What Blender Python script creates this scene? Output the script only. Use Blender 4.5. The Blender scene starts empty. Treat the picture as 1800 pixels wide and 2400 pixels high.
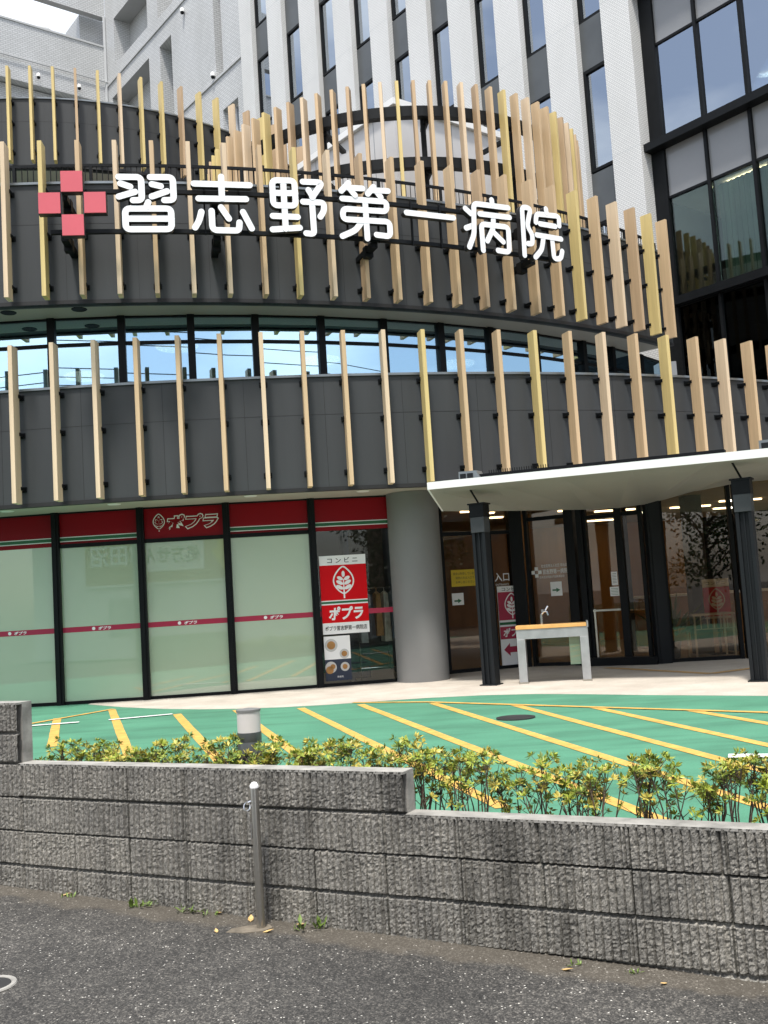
import bpy, bmesh, math, random
from mathutils import Vector, Matrix, noise
C = bpy.context.scene.collection
SC = bpy.context.scene
R = math.radians
random.seed(7)

# ------------------------------------------------------------------ camera
cam_d = bpy.data.cameras.new('camera')
cam_d.sensor_fit = 'VERTICAL'; cam_d.sensor_height = 24.0; cam_d.lens = 23.43
cam_d.clip_end = 2000; cam_d.clip_start = 0.05
cam = bpy.data.objects.new('camera', cam_d); C.objects.link(cam)
th, ro = R(5.1), .063
fw = Vector((0, math.cos(th), math.sin(th))); up = Vector((0, -math.sin(th), math.cos(th))); rt = Vector((1, 0, 0))
cx = rt*math.cos(ro) - up*math.sin(ro); cy = rt*math.sin(ro) + up*math.cos(ro)
m4 = Matrix((cx, cy, -fw)).transposed().to_4x4(); m4.translation = (0, 0, 1.27)
cam.matrix_world = m4
SC.camera = cam

# ------------------------------------------------------------------ light
SUN_EL, SUN_AZ = R(68), math.atan2(-.16, -.98)       # azimuth from +Y towards +X: behind the camera, a little to the left
w = bpy.data.worlds.new('World'); SC.world = w; w.use_nodes = True
nt = w.node_tree; bg = nt.nodes['Background']
sky = nt.nodes.new('ShaderNodeTexSky'); sky.sky_type = 'NISHITA'; sky.sun_disc = False
sky.sun_elevation = SUN_EL; sky.sun_rotation = SUN_AZ; sky.dust_density = 3.0; sky.air_density = 1.0; sky.ozone_density = 1.0
# thin high cloud over the clear sky
tc = nt.nodes.new('ShaderNodeTexCoord'); nz = nt.nodes.new('ShaderNodeTexNoise'); nz.inputs['Scale'].default_value = 2.2; nz.inputs['Detail'].default_value = 6
mp = nt.nodes.new('ShaderNodeMapping'); mp.inputs['Scale'].default_value = (1, 1, 2.5); mp.inputs['Location'].default_value = (.3, .1, 0)
rp = nt.nodes.new('ShaderNodeValToRGB'); rp.color_ramp.elements[0].position = .42; rp.color_ramp.elements[1].position = .68; rp.color_ramp.elements[0].color = (.13, .13, .13, 1)
mx = nt.nodes.new('ShaderNodeMix'); mx.data_type = 'RGBA'
nt.links.new(tc.outputs['Generated'], mp.inputs['Vector']); nt.links.new(mp.outputs['Vector'], nz.inputs['Vector'])
nt.links.new(nz.outputs['Fac'], rp.inputs['Fac']); nt.links.new(rp.outputs['Color'], mx.inputs['Factor'])
nt.links.new(sky.outputs['Color'], mx.inputs['A']); mx.inputs['B'].default_value = (9.0, 9.3, 9.6, 1)
nt.links.new(mx.outputs['Result'], bg.inputs['Color'])
bg.inputs['Strength'].default_value = .145
sl = bpy.data.lights.new('sun', 'SUN'); sl.energy = 3.3; sl.angle = R(6); sl.color = (1, .96, .9)
sun = bpy.data.objects.new('sun', sl); C.objects.link(sun)
sd = Vector((math.sin(SUN_AZ)*math.cos(SUN_EL), math.cos(SUN_AZ)*math.cos(SUN_EL), math.sin(SUN_EL)))
sun.rotation_euler = sd.to_track_quat('Z', 'Y').to_euler()
SC.view_settings.view_transform = 'Standard'; SC.view_settings.look = 'None'
SC.view_settings.exposure = .5; SC.view_settings.gamma = 1
SC.cycles.max_bounces = 8; SC.cycles.transparent_max_bounces = 16; SC.cycles.use_denoising = True

# ------------------------------------------------------------------ materials
def nodes(name):
    m = bpy.data.materials.new(name); m.use_nodes = True
    return m, m.node_tree, m.node_tree.nodes['Principled BSDF']
def N(nt, t, **k):
    n = nt.nodes.new('ShaderNode'+t)
    for a, b in k.items():
        if a in n.inputs: n.inputs[a].default_value = b
        else: setattr(n, a, b)
    return n
def ramp(nt, fac, stops):
    r = nt.nodes.new('ShaderNodeValToRGB'); e = r.color_ramp.elements
    while len(e) < len(stops): e.new(.5)
    for el, (p, c) in zip(e, stops): el.position = p; el.color = (*c, 1) if len(c) == 3 else c
    nt.links.new(fac, r.inputs['Fac']); return r.outputs['Color']
def mul(nt, a, b, f=1):
    m = nt.nodes.new('ShaderNodeMix'); m.data_type = 'RGBA'; m.blend_type = 'MULTIPLY'; m.inputs['Factor'].default_value = f
    nt.links.new(a, m.inputs['A']); nt.links.new(b, m.inputs['B']); return m.outputs['Result']
def mixc(nt, f, a, b):
    m = nt.nodes.new('ShaderNodeMix'); m.data_type = 'RGBA'
    nt.links.new(f, m.inputs['Factor'])
    for v, s in ((a, 'A'), (b, 'B')):
        if isinstance(v, tuple): m.inputs[s].default_value = (*v, 1)
        else: nt.links.new(v, m.inputs[s])
    return m.outputs['Result']
def coords(nt, scale=(1, 1, 1)):
    t = nt.nodes.new('ShaderNodeTexCoord'); p = nt.nodes.new('ShaderNodeMapping'); p.inputs['Scale'].default_value = scale
    nt.links.new(t.outputs['Object'], p.inputs['Vector']); return p.outputs['Vector']
def nse(nt, vec, scale, detail=4, rough=.55):
    n = N(nt, 'TexNoise', Scale=scale, Detail=detail, Roughness=rough); nt.links.new(vec, n.inputs['Vector']); return n.outputs['Fac']
def bump(nt, b, h, strength, dist=.01):
    n = N(nt, 'Bump', Strength=strength, Distance=dist); nt.links.new(h, n.inputs['Height']); nt.links.new(n.outputs['Normal'], b.inputs['Normal'])
def M(name, col, rough=.5, metal=0, spec=.5, var=.12, vs=1.5, stretch=(1, 1, 1), bmp=0, bs=60):
    m, nt, b = nodes(name)
    b.inputs['Roughness'].default_value = rough; b.inputs['Metallic'].default_value = metal; b.inputs['Specular IOR Level'].default_value = spec
    v = coords(nt, stretch); n = nse(nt, v, vs, 5)
    c = ramp(nt, n, [(.3, tuple(x*(1-var) for x in col)), (.7, tuple(min(1, x*(1+var)) for x in col))])
    nt.links.new(c, b.inputs['Base Color'])
    if bmp: bump(nt, b, nse(nt, v, bs, 3), bmp, .004)
    return m
def emit(name, col, s):
    m, nt, b = nodes(name); b.inputs['Base Color'].default_value = (*col, 1)
    b.inputs['Emission Color'].default_value = (*col, 1); b.inputs['Emission Strength'].default_value = s; return m
def glass(name, tint, refl, ior=1.5, rcol=(1, 1, 1), film=None, filmfac=0, rough=.0):
    """clear pane: see-through body, mirror coat that strengthens at grazing angles"""
    m, nt, b = nodes(name); out = nt.nodes['Material Output']; nt.nodes.remove(b)
    t = N(nt, 'BsdfTransparent'); t.inputs['Color'].default_value = (*tint, 1)
    g = N(nt, 'BsdfGlossy', Roughness=rough); g.inputs['Color'].default_value = (*rcol, 1)
    f = N(nt, 'Fresnel', IOR=ior); a = N(nt, 'Math', operation='ADD', use_clamp=True); a.inputs[1].default_value = refl
    nt.links.new(f.outputs[0], a.inputs[0])
    body = t.outputs[0]
    if film:
        d = N(nt, 'BsdfDiffuse'); d.inputs['Color'].default_value = (*film, 1)
        x = N(nt, 'MixShader'); x.inputs[0].default_value = filmfac
        nt.links.new(t.outputs[0], x.inputs[1]); nt.links.new(d.outputs[0], x.inputs[2]); body = x.outputs[0]
    s = N(nt, 'MixShader'); nt.links.new(a.outputs[0], s.inputs[0]); nt.links.new(body, s.inputs[1]); nt.links.new(g.outputs[0], s.inputs[2])
    nt.links.new(s.outputs[0], out.inputs['Surface']); return m
def tile(name, base, dark, bw, bh, mortar, rough=.35, bmp=.3, vary=.05):
    m, nt, b = nodes(name); b.inputs['Roughness'].default_value = rough
    t = nt.nodes.new('ShaderNodeTexCoord'); s = N(nt, 'SeparateXYZ'); nt.links.new(t.outputs['Object'], s.inputs[0])
    a = N(nt, 'Math', operation='ADD'); nt.links.new(s.outputs['X'], a.inputs[0]); nt.links.new(s.outputs['Y'], a.inputs[1])
    c = N(nt, 'CombineXYZ'); nt.links.new(a.outputs[0], c.inputs['X']); nt.links.new(s.outputs['Z'], c.inputs['Y'])
    br = nt.nodes.new('ShaderNodeTexBrick'); br.inputs['Scale'].default_value = 1; br.inputs['Brick Width'].default_value = bw; br.inputs['Row Height'].default_value = bh
    br.inputs['Mortar Size'].default_value = mortar; br.offset = 0.5; br.inputs['Mortar Smooth'].default_value = .1
    br.inputs['Color1'].default_value = (*base, 1); br.inputs['Color2'].default_value = (*[x*(1-vary) for x in base], 1); br.inputs['Mortar'].default_value = (*dark, 1)
    nt.links.new(c.outputs[0], br.inputs['Vector'])
    big = ramp(nt, nse(nt, coords(nt, (1, 1, .35)), .6, 5), [(.3, (.88, .88, .87)), (.65, (1, 1, 1))])
    nt.links.new(mul(nt, br.outputs['Color'], big), b.inputs['Base Color'])
    bump(nt, b, br.outputs['Fac'], -bmp, .006); return m

MAT = {}
def setup_materials():
    g = MAT
    g['fascia'] = M('fascia_metal', (.047, .051, .054), .5, .0, .35, .16, 2.2, (1, 1, .10))
    g['joint'] = M('joint_black', (.012, .012, .013), .6)
    g['coping'] = M('coping_metal', (.22, .24, .25), .35, .6)
    g['black'] = M('black_frame', (.006, .007, .008), .5, .0, .15, .2, 3)
    g['dark'] = M('dark_steel', (.011, .013, .015), .5, .0, .18)
    g['soffit'] = M('soffit_board', (.42, .39, .34), .6, var=.05)
    for k, c in (('fin_tan', (.58, .42, .25)), ('fin_light', (.68, .53, .36)), ('fin_gold', (.64, .50, .215)), ('fin_brown', (.50, .355, .215))):
        g[k] = M(k, c, .5, .0, .3, .16, 9, (1, 1, .05), .08, 90)
    g['white_paint'] = M('white_paint', (.82, .82, .80), .3, var=.02)
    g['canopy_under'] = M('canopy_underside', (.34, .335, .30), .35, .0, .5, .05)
    g['letter_white'] = M('letter_white_face', (.88, .88, .88), .3, var=.01)
    g['letter_side'] = M('letter_black_return', (.02, .02, .022), .4)
    g['sign_red_soft'] = M('emblem_red', (.60, .10, .125), .4, var=.05)
    g['red_band'] = M('band_red', (.24, .001, .006), .4, 0, .2, .05)
    g['red'] = M('sign_red', (.60, .001, .006), .4, 0, .15, .05)
    g['strip_red'] = M('strip_red', (.36, .012, .05), .4, var=.05)
    g['green_stripe'] = M('green_stripe', (.004, .11, .035), .4)
    g['sign_white'] = M('sign_white', (.80, .80, .79), .4, var=.02)
    g['sign_ink'] = M('sign_ink', (.03, .028, .028), .5)
    g['concrete_grey'] = M('column_paint', (.18, .18, .175), .55, var=.05, bmp=.05)
    g['concrete_pale'] = M('lamp_diffuser', (.60, .57, .54), .5, var=.04)
    g['steel'] = M('stainless_steel', (.46, .44, .40), .28, .95, .5, .08, 8, (1, 1, .1))
    g['steel_bright'] = M('chrome', (.75, .75, .75), .15, 1)
    g['stand_grey'] = M('brushed_stand', (.42, .43, .44), .38, .55, .5, .12, 6)
    g['stand_top'] = M('stand_top_wood', (.72, .40, .13), .45, var=.12, vs=8)
    g['wood'] = M('lobby_wood', (.36, .185, .06), .4, var=.22, vs=4, stretch=(1, 1, .15))
    g['lobby_floor'] = M('lobby_floor', (.30, .25, .19), .3)
    g['lobby_ceil'] = M('lobby_ceiling', (.55, .52, .45), .7)
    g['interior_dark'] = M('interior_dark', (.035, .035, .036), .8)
    g['curtain'] = M('curtain_cloth', (.55, .60, .58), .8, var=.25, vs=9, stretch=(1, 1, .02))
    g['frost'] = None
    g['lamp_lit'] = emit('lamp_lit', (1, .88, .66), 7)
    g['lamp_disc'] = emit('disc_lamp_lit', (1, .88, .60), 2.2)
    g['leaf_a'] = M('leaf_lime', (.31, .37, .05), .45, var=.35, vs=40)
    g['leaf_b'] = M('leaf_gold', (.48, .41, .08), .45, var=.3, vs=40)
    g['leaf_c'] = M('leaf_green', (.13, .20, .035), .45, var=.35, vs=40)
    g['leaf_tree'] = M('leaf_tree', (.045, .075, .02), .45, var=.4, vs=4)
    g['twig'] = M('twig_bark', (.12, .085, .06), .8, var=.3, vs=30)
    g['dry_leaf'] = M('dry_leaf', (.55, .38, .16), .7, var=.3, vs=30)
    g['soil_pale'] = M('mortar_dust', (.17, .145, .11), .9, var=.35, vs=18, bmp=.4)
    g['soil'] = M('soil', (.09, .065, .045), .95, var=.35, vs=14, bmp=.6, bs=40)
    g['yellow_line'] = M('yellow_line_paint', (.60, .36, .085), .7, var=.22, vs=9, bmp=.1, bs=120)
    g['white_line'] = M('white_line_paint', (.78, .78, .76), .6, var=.08, vs=5)
    g['guide_tan'] = M('guide_strip_tan', (.52, .33, .14), .7, var=.15, vs=8)
    g['iron'] = M('cast_iron', (.05, .05, .05), .6, .5)
    g['white_tile'] = tile('white_tile', (.78, .78, .76), (.50, .50, .49), .105, .05, .008)
    g['grey_tile'] = tile('grey_tile', (.62, .63, .63), (.36, .365, .37), .24, .10, .014, .4, .5, .10)
    g['grey_smooth'] = M('grey_render', (.47, .48, .48), .7, var=.07)
    g['spandrel'] = M('spandrel_panel', (.085, .092, .095), .35, .1)
    g['white_panel'] = M('white_roof_panel', (.58, .57, .56), .45, var=.03)
    g['pale_panel'] = M('pale_glass_panel', (.25, .255, .26), .15, 0, .5, .03)
    g['yellow_paper'] = M('yellow_paper', (.62, .45, .03), .7, var=.05)
    g['green_ink'] = M('green_ink', (.02, .14, .06), .6)
    g['navy'] = M('navy_board', (.015, .025, .05), .6)
    g['street_white'] = M('street_white_wall', (.80, .80, .78), .7, var=.05)
    g['sign_brown'] = M('sign_brown', (.34, .16, .07), .6)
    g['yellow_arrow'] = M('yellow_arrow', (.75, .60, .05), .6)
    g['brick_brown'] = M('brown_brick_wall', (.20, .135, .09), .85, var=.2, vs=3)
    g['wire'] = M('wire_black', (.02, .02, .02), .6)
    g['rope'] = M('garment_pale', (.50, .50, .48), .9)
    for i, c in enumerate([(.30, .33, .36), (.03, .035, .05), (.35, .18, .06), (.45, .42, .36), (.10, .14, .18), (.28, .12, .12)]):
        g['cloth%d' % i] = M('garment_cloth_%d' % i, c, .9, var=.2, vs=10)
    # frosted shop film: pale green diffuse under a glossy pane
    m, nt, b = nodes('frosted_pane'); g['frost'] = m
    b.inputs['Roughness'].default_value = .32; b.inputs['Coat Weight'].default_value = 1; b.inputs['Coat IOR'].default_value = 2.25; b.inputs['Coat Roughness'].default_value = .015
    v = coords(nt); nt.links.new(ramp(nt, nse(nt, v, .7, 3), [(.3, (.36, .465, .32)), (.7, (.40, .50, .355))]), b.inputs['Base Color'])
    g['clear'] = glass('clear_pane', (.90, .93, .91), .0, 1.42)
    g['lobby_glass'] = glass('lobby_pane', (.78, .70, .58), .02, 1.45)
    g['sky_glass'] = glass('upper_pane', (.60, .66, .68), .66, 1.5, (.62, .86, 1.0))
    g['tower_glass'] = glass('tower_pane', (.45, .52, .56), .40, 1.6, (.86, .93, 1.0))
    g['dark_glass'] = glass('dark_pane', (.20, .22, .22), .0, 1.25, (.8, .9, .9))
    g['low_glass'] = glass('lower_tower_pane', (.78, .84, .80), .03, 1.36, (.85, .95, .9))
    g['green_blind'] = M('green_blind', (.085, .135, .10), .7, var=.25, vs=6, stretch=(1, 1, .02))
    # asphalt
    m, nt, b = nodes('street_asphalt'); g['asphalt'] = m; b.inputs['Roughness'].default_value = .85
    v = coords(nt)
    vs_ = N(nt, 'TexVoronoi', Scale=115.0); nt.links.new(v, vs_.inputs['Vector']); vc = N(nt, 'SeparateColor'); nt.links.new(vs_.outputs['Color'], vc.inputs[0])
    stone = ramp(nt, vc.outputs[1], [(.0, (.42, .42, .42)), (.6, (.9, .9, .9)), (.84, (1.5, 1.48, 1.45)), (1, (2.2, 2.15, 2.1))])
    base = ramp(nt, nse(nt, v, 160, 3, .7), [(.34, (.020, .020, .019)), (.5, (.052, .050, .047)), (.66, (.12, .118, .112))])
    vo = N(nt, 'TexVoronoi', Scale=85.0); nt.links.new(v, vo.inputs['Vector'])
    cellr = N(nt, 'SeparateColor'); nt.links.new(vo.outputs['Color'], cellr.inputs[0])
    gt = N(nt, 'Math', operation='GREATER_THAN'); gt.inputs[1].default_value = .955; nt.links.new(cellr.outputs[0], gt.inputs[0])
    lt = N(nt, 'Math', operation='LESS_THAN'); lt.inputs[1].default_value = .33; nt.links.new(vo.outputs['Distance'], lt.inputs[0])
    sp = N(nt, 'Math', operation='MULTIPLY'); nt.links.new(gt.outputs[0], sp.inputs[0]); nt.links.new(lt.outputs[0], sp.inputs[1])
    base = mul(nt, base, stone)
    c1 = mixc(nt, sp.outputs[0], base, (.55, .54, .51))
    big = mul(nt, ramp(nt, nse(nt, v, 1.3, 6, .65), [(.3, (.68, .67, .65)), (.7, (1.3, 1.27, 1.22))]), ramp(nt, nse(nt, v, 12, 4, .6), [(.3, (.78, .78, .78)), (.7, (1.18, 1.18, 1.17))]))
    c1 = mul(nt, c1, big)
    # dust gathered along the foot of the wall (own shape: distance from the wall line broken by noise)
    sx = N(nt, 'SeparateXYZ'); nt.links.new(v, sx.inputs[0])
    d1 = N(nt, 'Math', operation='MULTIPLY'); d1.inputs[1].default_value = -.448; nt.links.new(sx.outputs['X'], d1.inputs[0])
    d2 = N(nt, 'Math', operation='MULTIPLY_ADD'); d2.inputs[1].default_value = -.894; nt.links.new(sx.outputs['Y'], d2.inputs[0]); nt.links.new(d1.outputs[0], d2.inputs[2])
    d3 = N(nt, 'Math', operation='ADD'); d3.inputs[1].default_value = .894*6.15 - .448*2.428; nt.links.new(d2.outputs[0], d3.inputs[0])
    nb = nse(nt, v, 5, 5); d4 = N(nt, 'Math', operation='MULTIPLY_ADD'); d4.inputs[1].default_value = -.30; nt.links.new(nb, d4.inputs[0]); nt.links.new(d3.outputs[0], d4.inputs[2])
    dust = ramp(nt, d4.outputs[0], [(.0, (0, 0, 0)), (1, (1, 1, 1))]); r_ = dust.node.color_ramp
    r_.elements[0].position = 0; r_.elements[0].color = (.34, .34, .34, 1); r_.elements[1].position = .07; r_.elements[1].color = (0, 0, 0, 1)
    c2 = mixc(nt, dust, c1, (.15, .125, .09))
    nt.links.new(c2, b.inputs['Base Color']); bump(nt, b, vs_.outputs['Distance'], -.8, .006)
    # green lot coating
    m, nt, b = nodes('green_coating'); g['green'] = m; b.inputs['Roughness'].default_value = .75
    v = coords(nt)
    c = ramp(nt, nse(nt, v, 1.1, 6), [(.25, (.060, .205, .125)), (.5, (.072, .238, .146)), (.75, (.086, .270, .168))])
    c = mul(nt, c, ramp(nt, nse(nt, coords(nt, (.35, 1.6, 1)), 1.7, 6, .65), [(.30, (.70, .71, .70)), (.52, (1, 1, 1)), (.8, (1.14, 1.12, 1.12))]))
    c = mul(nt, c, ramp(nt, nse(nt, v, 55, 4, .7), [(.3, (.86, .86, .86)), (.7, (1.1, 1.1, 1.1))]))
    nt.links.new(c, b.inputs['Base Color']); bump(nt, b, nse(nt, v, 110, 3), .35, .004)
    # concrete apron
    m, nt, b = nodes('apron_concrete'); g['apron'] = m; b.inputs['Roughness'].default_value = .8
    c = ramp(nt, nse(nt, v := coords(nt), 1.5, 7, .65), [(.3, (.42, .37, .31)), (.55, (.52, .47, .40)), (.75, (.60, .55, .48))])
    c = mul(nt, c, ramp(nt, nse(nt, v, 70, 3), [(.3, (.88, .88, .88)), (.7, (1.08, 1.08, 1.08))]))
    nt.links.new(c, b.inputs['Base Color'])
    # split-face block
    m, nt, b = nodes('split_block'); g['block'] = m; b.inputs['Roughness'].default_value = .95
    v = coords(nt)
    c = ramp(nt, nse(nt, v, 95, 5, .75), [(.33, (.085, .081, .072)), (.5, (.25, .24, .22)), (.68, (.44, .42, .385))])
    st = ramp(nt, nse(nt, coords(nt, (1, 1, .6)), 2.6, 6, .65), [(.32, (.50, .50, .50)), (.50, (.90, .90, .89)), (.75, (1.12, 1.11, 1.08))])
    c = mul(nt, c, st)
    tz = N(nt, 'SeparateXYZ'); nt.links.new(v, tz.inputs[0])
    ta = N(nt, 'Math', operation='MULTIPLY'); ta.inputs[1].default_value = .894; nt.links.new(tz.outputs['X'], ta.inputs[0])
    tb = N(nt, 'Math', operation='MULTIPLY_ADD'); tb.inputs[1].default_value = -.448; nt.links.new(tz.outputs['Y'], tb.inputs[0]); nt.links.new(ta.outputs[0], tb.inputs[2])
    tb2 = N(nt, 'Math', operation='ADD'); tb2.inputs[1].default_value = 8.2; nt.links.new(tb.outputs[0], tb2.inputs[0])
    td = N(nt, 'Math', operation='ADD'); td.inputs[1].default_value = 3.9-.348; nt.links.new(tz.outputs['Z'], td.inputs[0])
    tv = N(nt, 'CombineXYZ'); nt.links.new(tb2.outputs[0], tv.inputs['X']); nt.links.new(td.outputs[0], tv.inputs['Y'])
    br = nt.nodes.new('ShaderNodeTexBrick'); br.offset = 0; br.inputs['Scale'].default_value = 1; br.inputs['Brick Width'].default_value = .4; br.inputs['Row Height'].default_value = .195; br.inputs['Mortar Size'].default_value = .004
    br.inputs['Color1'].default_value = (.88, .88, .88, 1); br.inputs['Color2'].default_value = (1.06, 1.05, 1.03, 1); br.inputs['Mortar'].default_value = (.42, .42, .40, 1)
    nt.links.new(tv.outputs[0], br.inputs['Vector']); c = mul(nt, c, br.outputs['Color'])
    c = mul(nt, c, ramp(nt, nse(nt, coords(nt, (1, 1, .12)), 6, 5, .7), [(.30, (.55, .55, .54)), (.5, (1, 1, 1)), (.8, (1.12, 1.12, 1.1))]))
    nt.links.new(c, b.inputs['Base Color']); bump(nt, b, nse(nt, v, 130, 4, .7), .8, .006)
    g['block_top'] = M('block_top', (.30, .29, .265), .9, var=.35, vs=9, bmp=.5, bs=90)
setup_materials()

# ------------------------------------------------------------------ mesh helpers
class MB:
    def __init__(s): s.v = []; s.f = []; s.m = []; s.cut = []
    def add(s, vs, fs, mi=0):
        o = len(s.v); s.cut.append((o, len(s.f))); s.v += [tuple(p) for p in vs]; s.f += [tuple(i+o for i in f) for f in fs]; s.m += [mi]*len(fs)
    def box(s, x0, x1, y0, y1, z0, z1, mi=0):
        s.add([(x0,y0,z0),(x1,y0,z0),(x1,y1,z0),(x0,y1,z0),(x0,y0,z1),(x1,y0,z1),(x1,y1,z1),(x0,y1,z1)],
              [(0,3,2,1),(4,5,6,7),(0,1,5,4),(1,2,6,5),(2,3,7,6),(3,0,4,7)], mi)
    def hexa(s, p, mi=0):     # 8 points: bottom 4, top 4
        s.add(p, [(0,3,2,1),(4,5,6,7),(0,1,5,4),(1,2,6,5),(2,3,7,6),(3,0,4,7)], mi)
    def prism(s, poly, z0, z1, mi=0):
        n = len(poly); s.add([(x,y,z0) for x,y in poly]+[(x,y,z1) for x,y in poly],
              [tuple(reversed(range(n))), tuple(range(n,2*n))]+[(i,(i+1)%n,n+(i+1)%n,n+i) for i in range(n)], mi)
    def arc(s, c, r0, r1, a0, a1, z0, z1, n=48, mi=0):   # ring sector, a in degrees; point = c + r(sin a, -cos a)
        vs = []
        for i in range(n+1):
            a = R(a0+(a1-a0)*i/n); sn, cs = math.sin(a), -math.cos(a)
            for r, z in ((r0,z0),(r1,z0),(r1,z1),(r0,z1)): vs.append((c[0]+r*sn, c[1]+r*cs, z))
        fs = [(0,1,2,3), tuple(4*n+i for i in (3,2,1,0))]
        for i in range(n):
            b = 4*i
            for k in range(4): fs.append((b+k, b+(k+1)%4+0, b+4+(k+1)%4, b+4+k)[::-1])
        s.add(vs, fs, mi)
    def tube(s, path, r, n=8, mi=0, cap=True):
        path = [Vector(p) for p in path]; rs = r if isinstance(r, (list, tuple)) else [r]*len(path); vs = []
        for i, p in enumerate(path):
            d = (path[min(i+1, len(path)-1)]-path[max(i-1, 0)]).normalized()
            a = d.orthogonal().normalized() if i == 0 else (a - d*a.dot(d)).normalized()
            b = d.cross(a)
            for k in range(n):
                t = 2*math.pi*k/n; vs.append(p+(a*math.cos(t)+b*math.sin(t))*rs[i])
        fs = [(i*n+k, i*n+(k+1)%n, (i+1)*n+(k+1)%n, (i+1)*n+k) for i in range(len(path)-1) for k in range(n)]
        if cap: fs += [tuple(reversed(range(n))), tuple(range((len(path)-1)*n, len(path)*n))]
        s.add(vs, fs, mi)
    def lathe(s, c, prof, n=32, mi=0):    # prof: (r,z)
        vs = [(c[0]+r*math.cos(2*math.pi*k/n), c[1]+r*math.sin(2*math.pi*k/n), c[2]+z) for r, z in prof for k in range(n)]
        fs = [(i*n+k, i*n+(k+1)%n, (i+1)*n+(k+1)%n, (i+1)*n+k) for i in range(len(prof)-1) for k in range(n)]
        fs += [tuple(reversed(range(n))), tuple(range((len(prof)-1)*n, len(prof)*n))]; s.add(vs, fs, mi)
    def each(s, name, mats, parent=None, smooth=False, bevel=0):   # every piece a part of its own
        c = s.cut+[(len(s.v), len(s.f))]; out = []
        for (v0, f0), (v1, f1) in zip(c, c[1:]):
            q = MB(); q.add(s.v[v0:v1], [tuple(i-v0 for i in f) for f in s.f[f0:f1]]); q.m = s.m[f0:f1]; out.append(q.build(name, mats, parent, smooth, bevel))
        return out
    def build(s, name, mats, parent=None, smooth=False, bevel=0):
        me = bpy.data.meshes.new(name)
        o0 = WORLD.get(parent.name, Vector()) if parent else Vector()
        me.from_pydata([Vector(p)-o0 for p in s.v], [], s.f)
        for m in (mats if isinstance(mats, (list, tuple)) else [mats]): me.materials.append(MAT[m] if isinstance(m, str) else m)
        me.polygons.foreach_set('material_index', s.m)
        if smooth: me.polygons.foreach_set('use_smooth', [True]*len(s.f))
        me.update()
        o = bpy.data.objects.new(name, me); C.objects.link(o)
        if parent: o.parent = parent; WORLD[o.name] = o0
        if smooth: 
            md = o.modifiers.new('edges', 'EDGE_SPLIT'); md.split_angle = R(40)
        if bevel:
            md = o.modifiers.new('bevel', 'BEVEL'); md.width = bevel; md.segments = 2; md.limit_method = 'ANGLE'
        return o
WORLD = {}       # where a parent stands, so that part meshes can be written in scene metres
def empty(name, loc=(0, 0, 0), parent=None, keep=True):
    o = bpy.data.objects.new(name, None); C.objects.link(o); o.empty_display_size = .2
    if parent:
        o.parent = parent; WORLD[o.name] = WORLD.get(parent.name, Vector())
    else:
        o.location = loc; WORLD[o.name] = Vector(loc) if keep else Vector()
    return o
def tag(o, label, cat, group=None):
    o['label'] = label; o['category'] = cat
    if group: o['group'] = group
    return o
def struct(o, kind='structure'): o['kind'] = kind; return o
def pol(c, r, a): a = R(a); return (c[0]+r*math.sin(a), c[1]-r*math.cos(a))
class Frame:
    """a vertical face: x along it, z up, d out of it towards the viewer"""
    def __init__(s, p, e):
        s.p = Vector((p[0], p[1], 0)); s.e = Vector((e[0], e[1], 0)).normalized(); s.n = Vector((s.e.y, -s.e.x, 0))
    def pt(s, x, z, d=0): q = s.p+s.e*x+s.n*d; return Vector((q.x, q.y, z))
    def box(s, mb, x0, x1, z0, z1, d0, d1, mi=0):
        mb.hexa([s.pt(x0,z0,d1), s.pt(x1,z0,d1), s.pt(x1,z0,d0), s.pt(x0,z0,d0), s.pt(x0,z1,d1), s.pt(x1,z1,d1), s.pt(x1,z1,d0), s.pt(x0,z1,d0)], mi)
    def poly(s, mb, pts, d, t=.003, mi=0):    # flat shape of a small thickness
        n = len(pts)
        mb.add([s.pt(x,z,d+t) for x,z in pts]+[s.pt(x,z,d) for x,z in pts], [tuple(range(n)), tuple(reversed(range(n,2*n)))]+[(i+n,(i+1)%n+n,(i+1)%n,i) for i in range(n)], mi)
    def disc(s, mb, x, z, r, d, t=.003, mi=0, n=20, rx=None): s.poly(mb, [(x+(rx or r)*math.cos(2*math.pi*k/n), z+r*math.sin(2*math.pi*k/n)) for k in range(n)], d, t, mi)
def chord(c, r, a0, a1):
    p, q = pol(c, r, a0), pol(c, r, a1); return Frame(p, (q[0]-p[0], q[1]-p[1])), math.dist(p, q)
_txt = {}
def text(mb, fr, s, x, z, size, d, width=None, bold=.0, shear=0, mi=0, align='CENTER'):
    """lettering as flat mesh on a face, (x, z) = centre of the writing"""
    key = (s, bold, shear)
    if key not in _txt:
        cu = bpy.data.curves.new('lettering', 'FONT'); cu.body = s; cu.size = 1; cu.offset = bold; cu.shear = shear; cu.resolution_u = 2
        ob = bpy.data.objects.new('lettering', cu); C.objects.link(ob); bpy.context.view_layer.update()
        me = bpy.data.meshes.new_from_object(ob.evaluated_get(bpy.context.evaluated_depsgraph_get()))
        vs = [v.co.copy() for v in me.vertices]; fs = [tuple(p.vertices) for p in me.polygons]
        bpy.data.objects.remove(ob); bpy.data.curves.remove(cu); bpy.data.meshes.remove(me)
        _txt[key] = (vs, fs)
    vs, fs = _txt[key]
    x0 = min(v.x for v in vs); x1 = max(v.x for v in vs); y0 = min(v.y for v in vs); y1 = max(v.y for v in vs)
    sz = size/(y1-y0); sx = (width/(x1-x0)) if width else sz
    mb.add([fr.pt(x+(v.x-(x0+x1)/2)*sx, z+(v.y-(y0+y1)/2)*sz, d) for v in vs], fs, mi)
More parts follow.
